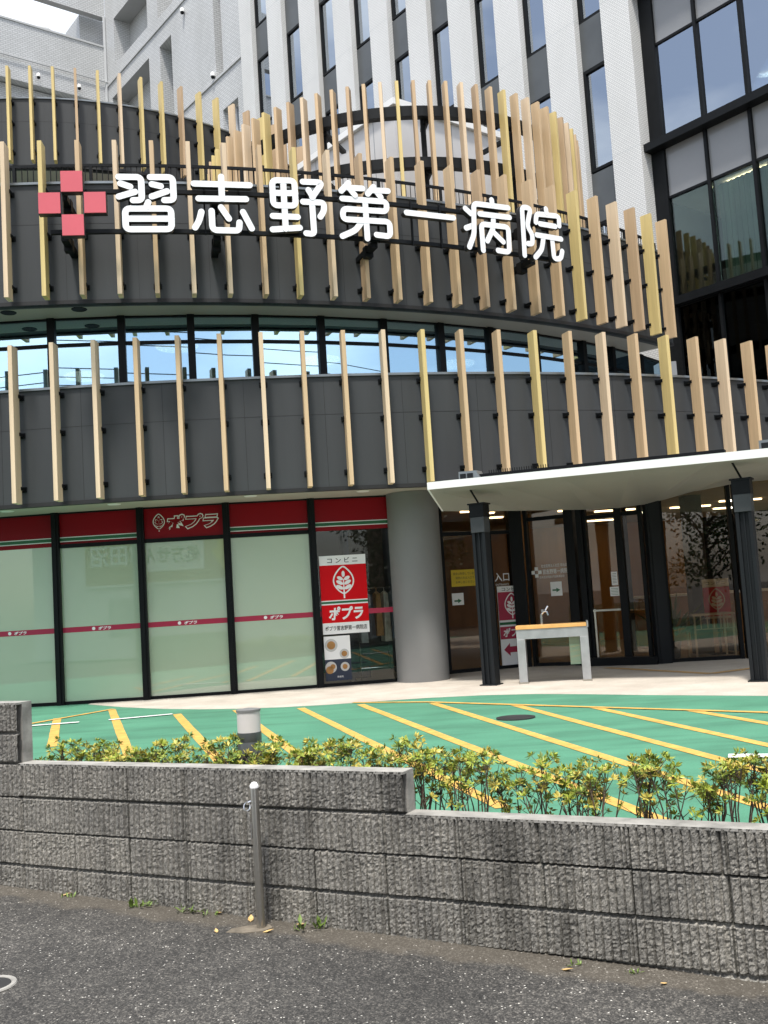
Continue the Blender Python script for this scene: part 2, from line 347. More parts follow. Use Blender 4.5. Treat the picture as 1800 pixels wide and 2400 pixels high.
def round_path(pts, rad, closed=False, n=5):
    """fillet the corners of a 2-D polyline"""
    out = []; L = len(pts)
    for i in range(L):
        if not closed and i in (0, L-1): out.append(Vector(pts[i])); continue
        a, p, b = Vector(pts[i-1]), Vector(pts[i]), Vector(pts[(i+1) % L])
        u, v = (a-p), (b-p); r = min(rad, u.length*.45, v.length*.45); s, e = p+u.normalized()*r, p+v.normalized()*r
        for k in range(n+1):
            t = k/n; out.append(s*(1-t)**2+p*2*t*(1-t)+e*t*t)
    return out
def stroke(mb, fr, pts, wd, d0, d1, closed=False, rad=.05, mi_face=0, mi_side=1):
    """round-ended channel stroke standing off a face"""
    P = round_path(pts, rad, closed); h = wd/2; Lf, Rt = [], []
    n = len(P)
    for i in range(n):
        a = P[i-1] if (i or closed) else P[i]; b = P[(i+1) % n] if (i < n-1 or closed) else P[i]
        t = (b-a).normalized(); m = Vector((-t.y, t.x)); Lf.append(P[i]+m*h); Rt.append(P[i]-m*h)
    if not closed:
        def cap(p, t, s):
            m = Vector((-t.y, t.x)); return [p+(m*math.cos(k*math.pi/8)*s+t*math.sin(k*math.pi/8)*s)*h for k in range(1, 8)]
        ring = Rt + [p for p in reversed(cap(P[-1], (P[-1]-P[-2]).normalized(), 1))] + Lf[::-1]
        t0 = (P[0]-P[1]).normalized(); m0 = Vector((-t0.y, t0.x))
        ring += [P[0]+(m0*-math.cos(k*math.pi/8)+t0*math.sin(k*math.pi/8))*h for k in range(1, 8)]
        # ring order: right side out, end cap, left side back, start cap
        k = len(ring); vs = [fr.pt(q.x, q.y, d1) for q in ring]+[fr.pt(q.x, q.y, d0) for q in ring]
        # faces: quads across the stroke, plus cap fans
        fs = []; nl = n
        li = lambda i: n+7+(n-1-i)
        for i in range(n-1): fs.append((i, i+1, li(i+1), li(i)))
        fs.append(tuple([n-1]+list(range(n, n+7))+[li(n-1)])); fs.append(tuple([li(0)]+list(range(2*n+7, 2*n+14))+[0]))
        mb.add(vs, fs, mi_face)
        o = len(mb.v)-len(vs); mb.f += [(o+i, o+k+i, o+k+(i+1) % k, o+(i+1) % k) for i in range(k)]; mb.m += [mi_side]*k
    else:
        vs = [fr.pt(q.x, q.y, d) for d in (d1, d0) for S in (Lf, Rt) for q in S]
        mb.add(vs, [(n+i, n+(i+1) % n, (i+1) % n, i) for i in range(n)], mi_face)
        mb.add(vs, [(i, (i+1) % n, 2*n+(i+1) % n, 2*n+i) for i in range(n)]+[(n+(i+1) % n, n+i, 3*n+i, 3*n+(i+1) % n) for i in range(n)], mi_side)
# ------------------------------------------------------------------ measured plan (metres; parking level z = 0)
CA, RA = (-4.25, 36.96), 22.80       # first-floor fascia
CB, RB = (-5.99, 30.23), 16.39       # second-floor fascia
CW, RW = (-5.46, 29.04), 14.36       # second-floor windows
CC, RC = (-8.60, 29.25), 7.03        # upper fascia
CD, RD = (.66, 21.10), 4.00          # round roof screen
RS = 21.5                            # shop glass (centre CA)
WP = Vector((-2.428, 6.15)); WE = Vector((.894, -.448)); WN = Vector((-.448, -.894))   # block wall line
def gz(x, y):
    t = (Vector((x, y))-WP).dot(WE); return -.277-.0212*max(-4, min(9, t))

# ------------------------------------------------------------------ ground
def build_ground():
    xs = [-400,-120,-40,-16]+[-12+.5*i for i in range(49)]+[16,40,120,400]; ys = [-400,-120,-40,-16,-12]+[-9+.5*i for i in range(34)]+[12,40,120,400]
    mb = MB(); vs = [(x, y, gz(max(-12, min(12, x)), max(-9, min(8, y)))-.0) for y in ys for x in xs]; n = len(xs)
    mb.add(vs, [(j*n+i, j*n+i+1, (j+1)*n+i+1, (j+1)*n+i) for j in range(len(ys)-1) for i in range(n-1)])
    struct(mb.build('street', 'asphalt'))
    # raised lot: everything behind the wall line
    def wl(t, d): p = WP+WE*t+WN*d; return (p.x, p.y)
    mb = MB(); mb.prism([wl(-12, -.115), wl(10.5, -.115), (13, 6), (16, 26), (-18, 30), (-18, 11)], -.75, 0)
    struct(mb.build('parking_surface', 'green'))
    mb = MB(); E = [(-4.65,15.30),(-3.9,14.45),(-3.2,13.82),(-2.6,13.42),(-2.0,13.14),(-1.45,13.0),(-.9,12.95),(-.2,12.99),(.4,13.02),(1.1,12.92),(1.75,12.66),(2.3,12.25),(2.84,11.79),(4,10.9),(6,9.2),(9,6.9),(14,8)]
    mb.prism(E+[(15.5,24),(-1,26),(-4.65,24)], -.2, .004); struct(mb.build('concrete_apron', 'apron'))
    # planting strip
    mb = MB(); mb.prism([wl(.3,-.125), wl(7.5,-.125), wl(7.5,-.62), wl(.3,-.62)], -.3, .05); struct(mb.build('planting_bed', 'soil'))
    mb = MB(); mb.prism([wl(.3,-.62), wl(7.5,-.62), wl(7.5,-.72), wl(.3,-.72)], -.3, .07); struct(mb.build('kerb', 'concrete_grey'))
    def line(p, q, wd, m='yellow_line', z=.004, name='painted_line'):
        p, q = Vector(p), Vector(q); t = (q-p).normalized(); s = Vector((-t.y, t.x))*wd/2
        # an edge worn a little unevenly
        K = 14; L, Rr = [], []
        for i in range(K+1):
            c = p.lerp(q, i/K); L.append(c+s*random.uniform(.93, 1.05)); Rr.append(c-s*random.uniform(.93, 1.05))
        mb = MB(); mb.add([(a.x, a.y, z) for a in L]+[(a.x, a.y, z) for a in Rr], [(i, K+1+i, K+2+i, i+1) for i in range(K)])
        struct(mb.build(name, m))
    W = .105
    for p, q in [((-4.49,13.40),(-3.55,10.4)), ((-3.97,14.14),(-2.40,9.1)), ((-2.81,12.96),(-1.45,8.4)), ((-2.05,13.0),(-.45,7.25)), ((-1.20,12.73),(.60,6.1)),
                 ((-.45,12.72),(1.45,5.3)), ((.45,12.32),(2.08,5.4)), ((1.35,11.55),(2.62,5.7)), ((2.11,10.86),(3.4,5.0)), ((2.92,10.08),(4.3,4.5)), ((3.75,9.3),(5.1,4.1))]:
        line(p, q, W)
    line((-4.75,12.7), (-3.97,14.22), .09, z=.008); line((-.55,12.98), (.40,12.46), .09, z=.008); line((.40,12.46), (6.2,7.0), .09, z=.008)
    line((-4.75,12.55), (-3.97,12.66), .10, 'white_line', .012, 'white_marking'); line((-3.61,12.70), (-2.86,12.94), .10, 'white_line', .012, 'white_marking')
    line((2.36,7.33), (4.0,6.75), .16, 'white_line', .012, 'white_marking')
    line((3.35,16.0), (4.33,13.86), .16, 'guide_tan', .008, 'guide_strip'); line((4.33,13.86), (5.9,14.75), .16, 'guide_tan', .010, 'guide_strip')
    mb = MB(); mb.lathe((1.21,10.36,.0), [(.02,.0),(.20,.0),(.20,.012),(.17,.014),(.165,.010),(.02,.010)], 32)
    tag(mb.build('manhole_cover', 'iron', smooth=True), 'round dark manhole cover between two yellow lines on green paving', 'manhole cover')

# ------------------------------------------------------------------ block wall
def build_wall():
    root = tag(empty('block_wall', (WP.x, WP.y, -.3)), 'low grey split-face concrete block wall stepping down to the right', 'wall')
    fr = Frame(WP, WE)
    def top(t): return .802 if t < .165 else (.443 if t < 2.727 else .243)
    joints = [.62, .443, .245, .048, -.152, -.352]
    def patch(t0, t1, zt, dt, dz):
        nt_, nz_ = int((t1-t0)/dt)+1, int((zt+.62)/dz)+1
        vs = []; 
        for j in range(nz_+1):
            z = -.62+(zt+.62)*j/nz_
            jz = min(abs(z-q) for q in joints) if z < zt-.03 else 1
            row = sum(1 for q in joints if q > z)
            for i in range(nt_+1):
                t = t0+(t1-t0)*i/nt_
                d = .005*noise.noise((t*50, z*50, 3.1))+.005*noise.noise((t*115, z*115, 9))+.003*noise.noise((t*14, z*14, 5))
                f = (t/.0372+.15*noise.noise((t*3, row*7.7, 0))) % 1
                if f < .2: d -= .0125
                if abs(((t+.02*(row % 2)) % .40)-.2) < .0042: d -= .014
                if jz < .0065: d = -.026
                vs.append(fr.pt(t, z, d))
        n = nt_+1
        mb.add(vs, [(j*n+i, j*n+i+1, (j+1)*n+i+1, (j+1)*n+i) for j in range(nz_) for i in range(nt_)])
    mb = MB(); patch(-.5, .165, .802, .0062, .0085); patch(.165, 2.727, .443, .0062, .0085); patch(2.727, 5.2, .243, .0062, .0085)
    patch(-4, -.5, .802, .0124, .02); patch(5.2, 9, .243, .0124, .02)
    mb.build('block_face', 'block', root)
    mb = MB()
    fr.box(mb, -4, .165, -.65, .802-.012, -.12, -.045); fr.box(mb, -4, .165, .802-.012, .802, -.12, -.001); fr.box(mb, .165, 2.727, -.65, .443-.012, -.12, -.045); fr.box(mb, .165, 2.727, .443-.012, .443, -.12, -.001); fr.box(mb, 2.727, 9, -.65, .243-.012, -.12, -.045); fr.box(mb, 2.727, 9, .243-.012, .243, -.12, -.001)
    mb.build('wall_body', 'block_top', root)

# ------------------------------------------------------------------ curved building
B = None
FINS = ('fin_tan', 'fin_light', 'fin_gold', 'fin_brown')
def fin_mesh(h, w=.062, dep=.21, tip=.0):
    me = bpy.data.meshes.new('fin'); x = w/2; e = .004
    v = []
    for z in (0, h):
        for px, py in ((-x+e,-dep),(x-e,-dep),(x,-dep+e),(x,0),(-x,0),(-x,-dep+e)): v.append((px, py, z))
    me.from_pydata(v, [], [(5,4,3,2,1,0),(6,7,8,9,10,11)]+[(i,(i+1)%6,6+(i+1)%6,6+i) for i in range(6)]); me.update(); return me
def bracket_mesh():
    mb = MB()
    for z in (0,):
        mb.box(-.043,-.033,-.04,.12,z-.024,z+.024); mb.box(.033,.043,-.04,.12,z-.024,z+.024); mb.box(-.033,.033,.0,.12,z-.015,z+.015); mb.box(-.06,.06,.112,.128,z-.04,z+.04)
    me = bpy.data.meshes.new('bracket'); me.from_pydata(mb.v, [], mb.f); me.materials.append(MAT['black']); me.update(); return me
def fins(c, r, a0, da, n, z0, h, cols, parent, brk, k0=0):
    base = fin_mesh(h); bm_ = bracket_mesh(); mats = {}
    for k in range(k0, n):
        col = cols(k)
        if col not in mats:
            me = base.copy(); me.materials.append(MAT[col]); mats[col] = me
        o = bpy.data.objects.new('fin', mats[col]); C.objects.link(o); o.parent = parent
        x, y = pol(c, r+.12, a0+da*k); p0 = WORLD[parent.name]; o.location = (x-p0.x, y-p0.y, z0-p0.z); o.rotation_euler = (0, 0, R(a0+da*k))
        for z in brk: q = bpy.data.objects.new('bracket', bm_); C.objects.link(q); q.parent = o; q.location = (0, 0, z)
def build_podium():
    global B
    B = tag(empty('hospital_building', (0, 18, 0)), 'dark grey curved hospital building banded with vertical wood fins', 'building')
    def wallarc(name, c, r, a0, a1, z0, z1, seams):
        mb = MB(); mb.arc(c, r-.25, r, a0, a1, z0, z1, 90); o = mb.build(name, 'fascia', B, smooth=True)
        mb = MB(); mb.arc(c, r-.27, r+.03, a0, a1, z1, z1+.035, 90); mb.build('coping', 'coping', o)
        mb = MB(); mb.arc(c, r-.10, r+.012, a0, a1, z0-.03, z0+.025, 90)
        mb.arc(c, r, r+.0015, a0, a1, z0+(z1-z0)*.66, z0+(z1-z0)*.66+.007, 90)
        for s in seams: mb.arc(c, r, r+.0015, s-.008, s+.008, z0+.03, z1, 1)
        mb.build('joint_trim', 'joint', o); return o
    wallarc('parapet', CA, RA, -12, 42, 2.95, 4.60, [-2.94+1.465*2*k for k in range(-3, 15)])
    wallarc('parapet', CB, RB, -14, 45.6, 5.80, 7.54, [2.3+1.77*2*k for k in range(-5, 13)])
    wallarc('parapet', CC, RC, -40, 118, 11.80, 13.42, [2.65+3.93*2*k for k in range(-4, 14)])
    # soffits and roof decks
    mb = MB(); mb.arc(CA, 12.5, RA-.10, -12, 42, 2.955, 3.05, 60)
    s = mb.build('soffit', 'soffit', B)
    mb = MB()
    for x, y in ((-3.99,14.75),(-1.97,14.80),(-.3,15.1),(-5.6,14.8)): mb.lathe((x,y,2.945), [(.02,.0),(.085,.0),(.10,.008),(.10,.02)], 20)
    mb.each('downlight', 'white_paint', s)
    mb = MB(); mb.arc(CB, 9.5, RB-.10, -14, 45.6, 5.805, 5.9, 60); s = mb.build('soffit', 'soffit', B)
    for x, y in ((-5.29,14.25),(-4.27,14.30)):
        mb = MB(); mb.lathe((x,y,5.795), [(.02,.004),(.085,.004),(.105,.0),(.115,.008),(.115,.02)], 20); mb.build('downlight', 'black', s)
    mb = MB(); mb.arc(CC, 4.6, RC-.10, -40, 118, 11.805, 11.9, 40); mb.build('soffit', 'soffit', B)
    mb = MB(); mb.arc(CA, 8.0, RA-.26, -12, 42, 4.25, 4.35, 40); mb.arc(CB, 4.0, RB-.26, -14, 45.6, 7.15, 7.25, 40); mb.arc(CC, .5, RC-.26, -40, 118, 13.0, 13.1, 40)
    mb.each('roof_deck', 'concrete_grey', B)
    # third-floor wall behind the terrace
    for a in range(-36, 112, 8):
        fr, L = chord(CC, 5.9, a, a+8); mb = MB(); fr.box(mb, .05, L-.05, 7.3, 11.8, -.03, 0); p = mb.build('window_pane', 'dark_glass', B)
        mb = MB(); fr.box(mb, -.05, .05, 7.25, 11.8, -.1, .03); fr.box(mb, .05, L-.05, 9.4, 9.46, -.06, .02); mb.build('mullion', 'black', p)
    mb = MB(); mb.arc(CC, 5.0, 5.1, -40, 118, 7.25, 11.8, 30); mb.build('interior_wall', 'interior_dark', B)
    # fins
    fins(CA, RA, -2.21, 1.465, 25, 2.955, 2.25, lambda k: 'fin_gold' if k in (10, 13, 17) else ('fin_light' if k in (0, 1, 2, 6, 9, 15, 19) else 'fin_tan'), B, (.22, 1.0, 1.55), -2)
    fins(CB, RB, 3.22, 1.77, 24, 5.80, 2.25, lambda k: 'fin_gold' if k in (1, 8, 18, 22) else ('fin_light' if k in (0, 3, 5, 6, 9, 20) else ('fin_brown' if k in (10, 14, 21) else 'fin_tan')), B, (.2, .95, 1.6), -1)
    fins(CC, RC, 4.61, 3.93, 19, 11.80, 2.25, lambda k: 'fin_gold' if k in (0, 1, 2, 4, 6, 7, 9, 10, 13) else ('fin_light' if k in (5, 11) else 'fin_brown'), B, (.3, 1.0, 1.5), -3)
    # second-floor window band
    A = [-9.9, -5.75, -1.6, 2.57, 6.7, 10.8, 14.7, 18.85, 23.05, 27.2, 31.2, 35.3, 40.3, 43.9, 48.1, 52.3]
    for a0, a1 in zip(A, A[1:]):
        fr, L = chord(CW, RW, a0, a1); wn = empty('window', parent=B)
        mb = MB(); fr.box(mb, .05, L-.05, 4.3, 5.37, -.02, 0); fr.box(mb, .05, L-.05, 5.41, 5.78, -.02, 0); mb.build('pane', 'sky_glass', wn)
        mb = MB(); fr.box(mb, -.055, .055, 4.25, 5.80, -.10, .07); fr.box(mb, .055, L-.055, 5.365, 5.415, -.06, .025); fr.box(mb, .055, L-.055, 5.775, 5.81, -.06, .025); mb.build('frame', 'black', wn)
    mb = MB(); mb.arc(CW, 7.6, RW-.3, -12, 55, 5.85, 5.9, 40); s = mb.build('ceiling', 'lobby_ceil', B)
    for x, y in ((-3.33,16.61),(-5.42,18.3),(-7.16,18.0),(-1.0,18.2),(1.6,19.2)):
        mb = MB(); mb.lathe((x,y,5.76), [(.02,.0),(.33,.0),(.36,.02),(.36,.07)], 28); mb.build('disc_lamp', 'lamp_disc', s)
    mb = MB(); mb.arc(CW, 7.6, 7.7, -12, 55, 4.35, 5.85, 40); mb.build('interior_wall', 'interior_dark', B)
    mb = MB(); x0, y0 = pol(CW, RW, 52.3); mb.box(x0+.02, x0+.28, y0-.05, y0+1.5, 4.35, 5.8); mb.build('end_wall', 'pale_panel', B)
    # grey round column
    mb = MB(); mb.lathe((.455,15.84,0), [(.41,0),(.41,2.95)], 48); mb.build('round_column', 'concrete_grey', B, smooth=True)
    build_shop(); build_lobby()

def leaf_logo(mb, fr, x, z, h, d, mi=0, line=.09):
    """rounded leaf outline with three pairs of leaflets, h tall"""
    w = h*.37; n = 22; o, i_ = [], []
    def prof(t, s):   # t 0 top .. 1 bottom
        return s*w*(math.sin(math.pi*t**.86)**.8)*(.62+.48*t)
    for side in (1, -1):
        pts = [(side*prof(k/n, 1), h*.5-h*.86*k/n) for k in range(n+1)]
        th_ = h*line*.5
        for (xa, za), (xb, zb) in zip(pts, pts[1:]):
            l = math.hypot(xb-xa, zb-za) or 1; nx, nz_ = -(zb-za)/l*th_*.5, (xb-xa)/l*th_*.5
            mb.add([fr.pt(x+xa+nx, z+za+nz_, d), fr.pt(x+xb+nx, z+zb+nz_, d), fr.pt(x+xb-nx, z+zb-nz_, d), fr.pt(x+xa-nx, z+za-nz_, d)], [(0, 1, 2, 3)], mi)
    fr.poly(mb, [(x-h*.025, z-h*.5), (x+h*.025, z-h*.5), (x+h*.015, z+h*.1), (x-h*.015, z+h*.1)], d, .001, mi)
    def leaflet(px, pz, ang, l, wd):
        pts = []
        for k in range(12):
            t = 2*math.pi*k/12; a, b = l/2*(1+math.cos(t)), wd/2*math.sin(t); pts.append((px+a*math.cos(ang)-b*math.sin(ang), pz+a*math.sin(ang)+b*math.cos(ang)))
        fr.poly(mb, pts, d, .001, mi)
    leaflet(x, z+h*.16, math.pi/2, h*.20, h*.10)
    for q, l in ((.08, .22), (-.06, .26), (-.21, .27)):
        for sgn in (1, -1):
            leaflet(x+sgn*h*.02, z+h*q, R(28) if sgn > 0 else R(152), h*l*.92, h*.115)

def build_shop():
    edges = [-2.28+3.52*k for k in range(-3, 4)]+[11.86]
    for k, (a0, a1) in enumerate(zip(edges, edges[1:])):
        fr, L = chord(CA, RS, a0, a1); w_ = empty('shop_window', parent=B)
        clear = k == 6; logo = k == 4
        tr = 2.46 if k >= 3 and not clear else 2.43
        mb = MB(); fr.box(mb, .055, L-.055, .05, (2.40 if tr == 2.46 else tr), -.02, 0); mb.build('pane', 'clear' if clear else 'frost', w_)
        mb = MB(); fr.box(mb, .055, L-.055, tr, 2.955, -.03, -.004); mb.build('sign_band', 'red_band', w_)
        mb = MB()
        fr.box(mb, -.055, .055, 0, 2.955, -.12, .08); fr.box(mb, -.02, .02, 0, 2.955, .08, .10); fr.box(mb, .055, L-.055, 0, .05, -.08, .03); fr.box(mb, .055, L-.055, 2.93, 2.955, -.02, .02)
        if tr == 2.46: fr.box(mb, .055, L-.055, 2.40, 2.46, -.05, .03)
        mb.build('mullion', 'black', w_)
        if logo:
            mb = MB(); leaf_logo(mb, fr, .225+.055, 2.705, .275, .002)
            text(mb, fr, 'ポプラ', .79, 2.70, .25, .002, .84, .075, .18); 
            mb2 = MB(); leaf_logo(mb2, fr, .28, 2.705, .235, .004, line=.05)
            text(mb2, fr, 'ポプラ', .79, 2.70, .215, .004, .80, .030, .18)
            mb.build('lettering', 'sign_white', w_); mb2.build('lettering', 'red_band', w_)
        else:
            mb = MB(); fr.box(mb, .055, L-.055, 2.497, 2.572, -.004, .001); mb.build('stripe', 'sign_white', w_)
            mb = MB(); fr.box(mb, .055, L-.055, 2.510, 2.559, .001, .003); mb.build('stripe', 'green_stripe', w_)
        mb = MB(); fr.box(mb, .055, L-.055, 1.095, 1.175, .0005, .003); st = mb.build('safety_strip', 'strip_red', w_)
        if not clear:
            mb = MB(); fr.disc(mb, L/2-.13, 1.136, .026, .0032, .0005); text(mb, fr, 'ポプラ', L/2+.04, 1.135, .052, .0036, .20, .03, .15); mb.build('lettering', 'sign_white', st)
    # shop room behind the clear bay
    mb = MB(); p = [pol(CA, RS-.03, a) for a in (8.28, 11.86)]; q = [pol(CA, RS-3.2, a) for a in (13.2, 7.4)]
    mb.add([(*q[0],0),(*q[1],0),(*q[1],2.955),(*q[0],2.955)], [(0,1,2,3)]); mb.add([(*p[0],0),(*q[1],0),(*q[1],2.955),(*p[0],2.955)], [(0,1,2,3)])
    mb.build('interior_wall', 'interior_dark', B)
    mb = MB(); mb.add([(*p[0],.006),(*p[1],.006),(*q[0],.006),(*q[1],.006)], [(0,1,2,3)]); mb.build('shop_floor', 'lobby_floor', B)
    mb = MB(); fr, L = chord(CA, RS, 8.28, 11.86)
    for x in (.3, .8): fr.box(mb, x, x+.35, 2.90, 2.93, -1.2, -1.1); fr.box(mb, x, x+.35, 2.90, 2.93, -2.2, -2.1)
    mb.each('lamp_and_fill_strip', 'lamp_lit', B)  # added fill strips that brighten the shop room, no visible lamps
    # partition at the column so that the shop and the lobby are two rooms
    mb = MB(); mb.add([(*pol(CA,RS-.4,12.2),0),(*q[0],0),(*q[0],2.955),(*pol(CA,RS-.4,12.2),2.955)], [(0,1,2,3)]); mb.build('interior_wall', 'navy', B)

def shop_sign():
    fr, L = chord(CA, RS, 8.28, 11.86)
    x0, x1 = .085, .085+.735
    root = tag(empty('shop_sign', (*fr.pt(.45, 0, .01).xy, .81)), 'red and white panel with large leaf emblem in the clear shop window', 'sign')
    mb = MB(); fr.box(mb, x0, x1, .81, 2.035, .012, .03); mb.build('board', 'sign_white', root)
    mb = MB(); fr.box(mb, x0, x1, 1.335, 1.885, .03, .032); fr.box(mb, x0, x1, .985, 1.265, .03, .032); mb.each('red_field', 'red', root)
    mb = MB(); fr.box(mb, x0, x1, 1.285, 1.318, .03, .032); mb.build('stripe', 'green_stripe', root)
    xc = (x0+x1)/2
    mb = MB(); leaf_logo(mb, fr, xc, 1.61, .50, .0335); mb.build('leaf_emblem', 'sign_white', root); mb = MB(); text(mb, fr, 'ポプラ', xc+.01, 1.13, .21, .0335, .55, .035, .12); mb.build('lettering', 'sign_white', root)
    mb = MB(); text(mb, fr, 'コ ン ビ ニ', xc, 1.96, .082, .0335, .48, .01); mb.build('lettering', 'sign_ink', root); mb = MB(); text(mb, fr, 'ポプラ習志野第一病院店', xc, .90, .075, .0335, .66, .012); mb.build('lettering', 'sign_ink', root)
    # food poster under it
    root = tag(empty('food_poster', (*fr.pt(.3, 0, .01).xy, .09)), 'poster of plates of food under the red shop sign', 'poster')
    mb = MB(); fr.box(mb, .09, .50, .09, .78, .010, .014); mb.build('sheet', 'sign_white', root)
    mb = MB(); fr.box(mb, .09, .50, .09, .42, .014, .0155); mb.build('dark_field', 'navy', root)
    mb = MB()
    for x, z, r in ((.20,.64,.10),(.40,.50,.075),(.18,.30,.09),(.40,.30,.07)): fr.disc(mb, x, z, r, .0165, .0006)
    mb.each('plate', 'rope', root)
    mb = MB()
    for x, z, r in ((.20,.64,.065),(.40,.50,.045),(.16,.26,.06),(.21,.31,.04),(.40,.30,.04)): fr.disc(mb, x, z, r, .0178, .0006)
    mb.each('dish', 'cloth2', root)
    mb = MB(); text(mb, fr, '新発売', .32, .15, .03, .0166); mb.build('lettering', 'sign_white', root)
    # clothes rail behind the glass
    rr = tag(empty('clothes_rail', (*fr.pt(1.05, 0, -.7).xy, 0)), 'steel clothes rail inside the clear shop window', 'clothes rail')
    mb = MB(); mb.tube([fr.pt(.75,0,-.7), fr.pt(.75,1.5,-.7), fr.pt(1.6,1.5,-.7), fr.pt(1.6,0,-.7)], .014); mb.tube([fr.pt(.75,.2,-.7), fr.pt(1.6,.2,-.7)], .012); mb.build('frame', 'steel_bright', rr)
    nm = ['pale grey', 'navy', 'rust brown', 'beige', 'slate blue', 'dull red']
    for i in range(6):
        x = .82+.13*i; mb = MB(); hw, t = .055, .2
        P = []
        for z, a, b in ((1.44,.015,.03),(1.40,.035,.17),(1.1,.045,.2),(.62+.05*(i % 3),.06,.2)):
            P.append([fr.pt(x-a, z, -.7+b), fr.pt(x+a, z, -.7+b*.9), fr.pt(x+a, z, -.7-b), fr.pt(x-a, z, -.7-b)])
        for u, v in zip(P[1:], P): mb.hexa(u+v)
        mb.tube([fr.pt(x,1.44,-.7), fr.pt(x,1.5,-.7)], .006)
        tag(mb.build('garment', 'cloth%d' % i, smooth=True), '%s garment hanging on the rail in the shop window' % nm[i], 'garment', 'garments on the shop rail')
    mb = MB(); fr.box(mb, .60, .68, 0, 2.5, -1.3, -.8); fr.box(mb, .68, 1.0, .0, .9, -1.3, -1.25); tag(mb.build('display_shelf', 'navy'), 'navy display shelf standing behind the clothes rail', 'shelf')

G = [(.80,16.72),(2.28,17.38),(4.35,16.30),(5.62,16.14),(6.95,15.98),(8.3,15.83),(9.6,15.7)]
def build_lobby():
    # concave glass front under the canopy
    def seg(i): p, q = G[i], G[i+1]; return Frame(p, (q[0]-p[0], q[1]-p[1])), math.dist(p, q)
    H = 2.955
    # left run: two tall panes
    f0, L0 = seg(0); f1, L1 = seg(1)
    def bay(f, x0, x1, head, open_top=True, name='glass_bay', mat='lobby_glass'):
        b = empty(name, parent=B); mb = MB(); f.box(mb, x0+.03, x1-.03, .06, head-.03, -.012, 0)
        if head < H-.1: f.box(mb, x0+.03, x1-.03, head+.03, H-.02, -.012, 0)
        mb.build('pane', mat, b)
        mb = MB(); f.box(mb, x0, x1, 0, .06, -.05, .04); f.box(mb, x0, x1, head-.03, head+.03, -.05, .045); f.box(mb, x0-.01, x0+.05, 0, H, -.06, .06); f.box(mb, x1-.05, x1+.01, 0, H, -.06, .06)
        mb.build('frame', 'black', b); return b
    bay(f0, .10, .98, 2.33); bay(f0, 1.02, L0-.12, 2.33)
    mb = MB(); mb.box(2.14, 2.36, 17.24, 17.46, 0, H); mb.build('corner_post', 'black', B)
    bay(f1, .16, .92, 2.52)
    mb = MB(); f1.box(mb, .90, 1.04, 0, H, -.10, .10); f1.box(mb, 1.10, 1.20, 0, H, -.06, .12); mb.each('door_post', 'black', B)
    dr = bay(f1, 1.20, 1.78, 2.46, name='sliding_door')
    mb = MB(); f1.box(mb, 1.26, 1.72, .88, .91, .02, .05); f1.box(mb, 1.27, 1.30, .06, .92, .02, .05); mb.build('handrail', 'steel', dr)
    bay(f1, 1.80, L1-.16, 2.46, name='sliding_door')
    mb = MB(); f1.box(mb, 1.10, L1-.02, 0, .13, .06, .34); mb.build('threshold', 'black', B)
    # the stout post at the turn
    mb = MB(); mb.box(4.22, 4.44, 16.10, 16.32, 0, H); mb.box(4.26, 4.40, 16.085, 16.10, 0, H); mb.build('corner_post', 'dark', B)
    for i in range(2, 6):
        f, L = seg(i); bay(f, .12 if i == 2 else .03, L-.03, H-.02)
    # rooms behind
    mb = MB(); mb.prism([(1.0,16.9),(2.28,17.46),(4.35,16.38),(9.6,15.78),(12,25),(.4,25)], .001, .012); mb.build('lobby_floor', 'lobby_floor', B)
    mb = MB(); mb.prism([(1.0,16.9),(2.28,17.46),(4.35,16.38),(9.6,15.78),(12,25),(.4,25)], 2.80, 2.84); cl = mb.build('lobby_ceiling', 'lobby_ceil', B)
    mb = MB(); mb.box(.3, 12, 24.2, 24.3, 0, 2.8); mb.box(2.7, 2.85, 19.6, 22.2, 0, 2.8); mb.box(.84, .90, 17.0, 24.2, 0, 2.8); mb.each('lobby_wall', 'wood', B)
    mb = MB(); mb.box(5.3, 5.6, 17.6, 17.9, 0, 2.8); mb.box(6.6, 6.85, 18.6, 18.85, 0, 2.8); mb.box(4.5, 4.7, 19.4, 19.6, 0, 2.8); mb.each('lobby_pillar', 'interior_dark', B)
    for i, (x, y, l) in enumerate([(1.9,18.6,.3),(2.2,19.8,.3),(1.5,18.0,.25),(3.5,19.2,.3),(4.4,21.4,.8),(4.6,19.9,.8),(5.2,21.0,.8),(6.2,20.2,.8),(6.9,19.3,.8),(7.4,21.2,.8),(4.9,22.6,.8)]):  # strips at the left are extra, added to brighten the lobby
        mb = MB(); mb.box(x-l/2, x+l/2, y-.05, y+.05, 2.775, 2.80); mb.build('lamp_and_fill_strip', 'lamp_lit', cl)
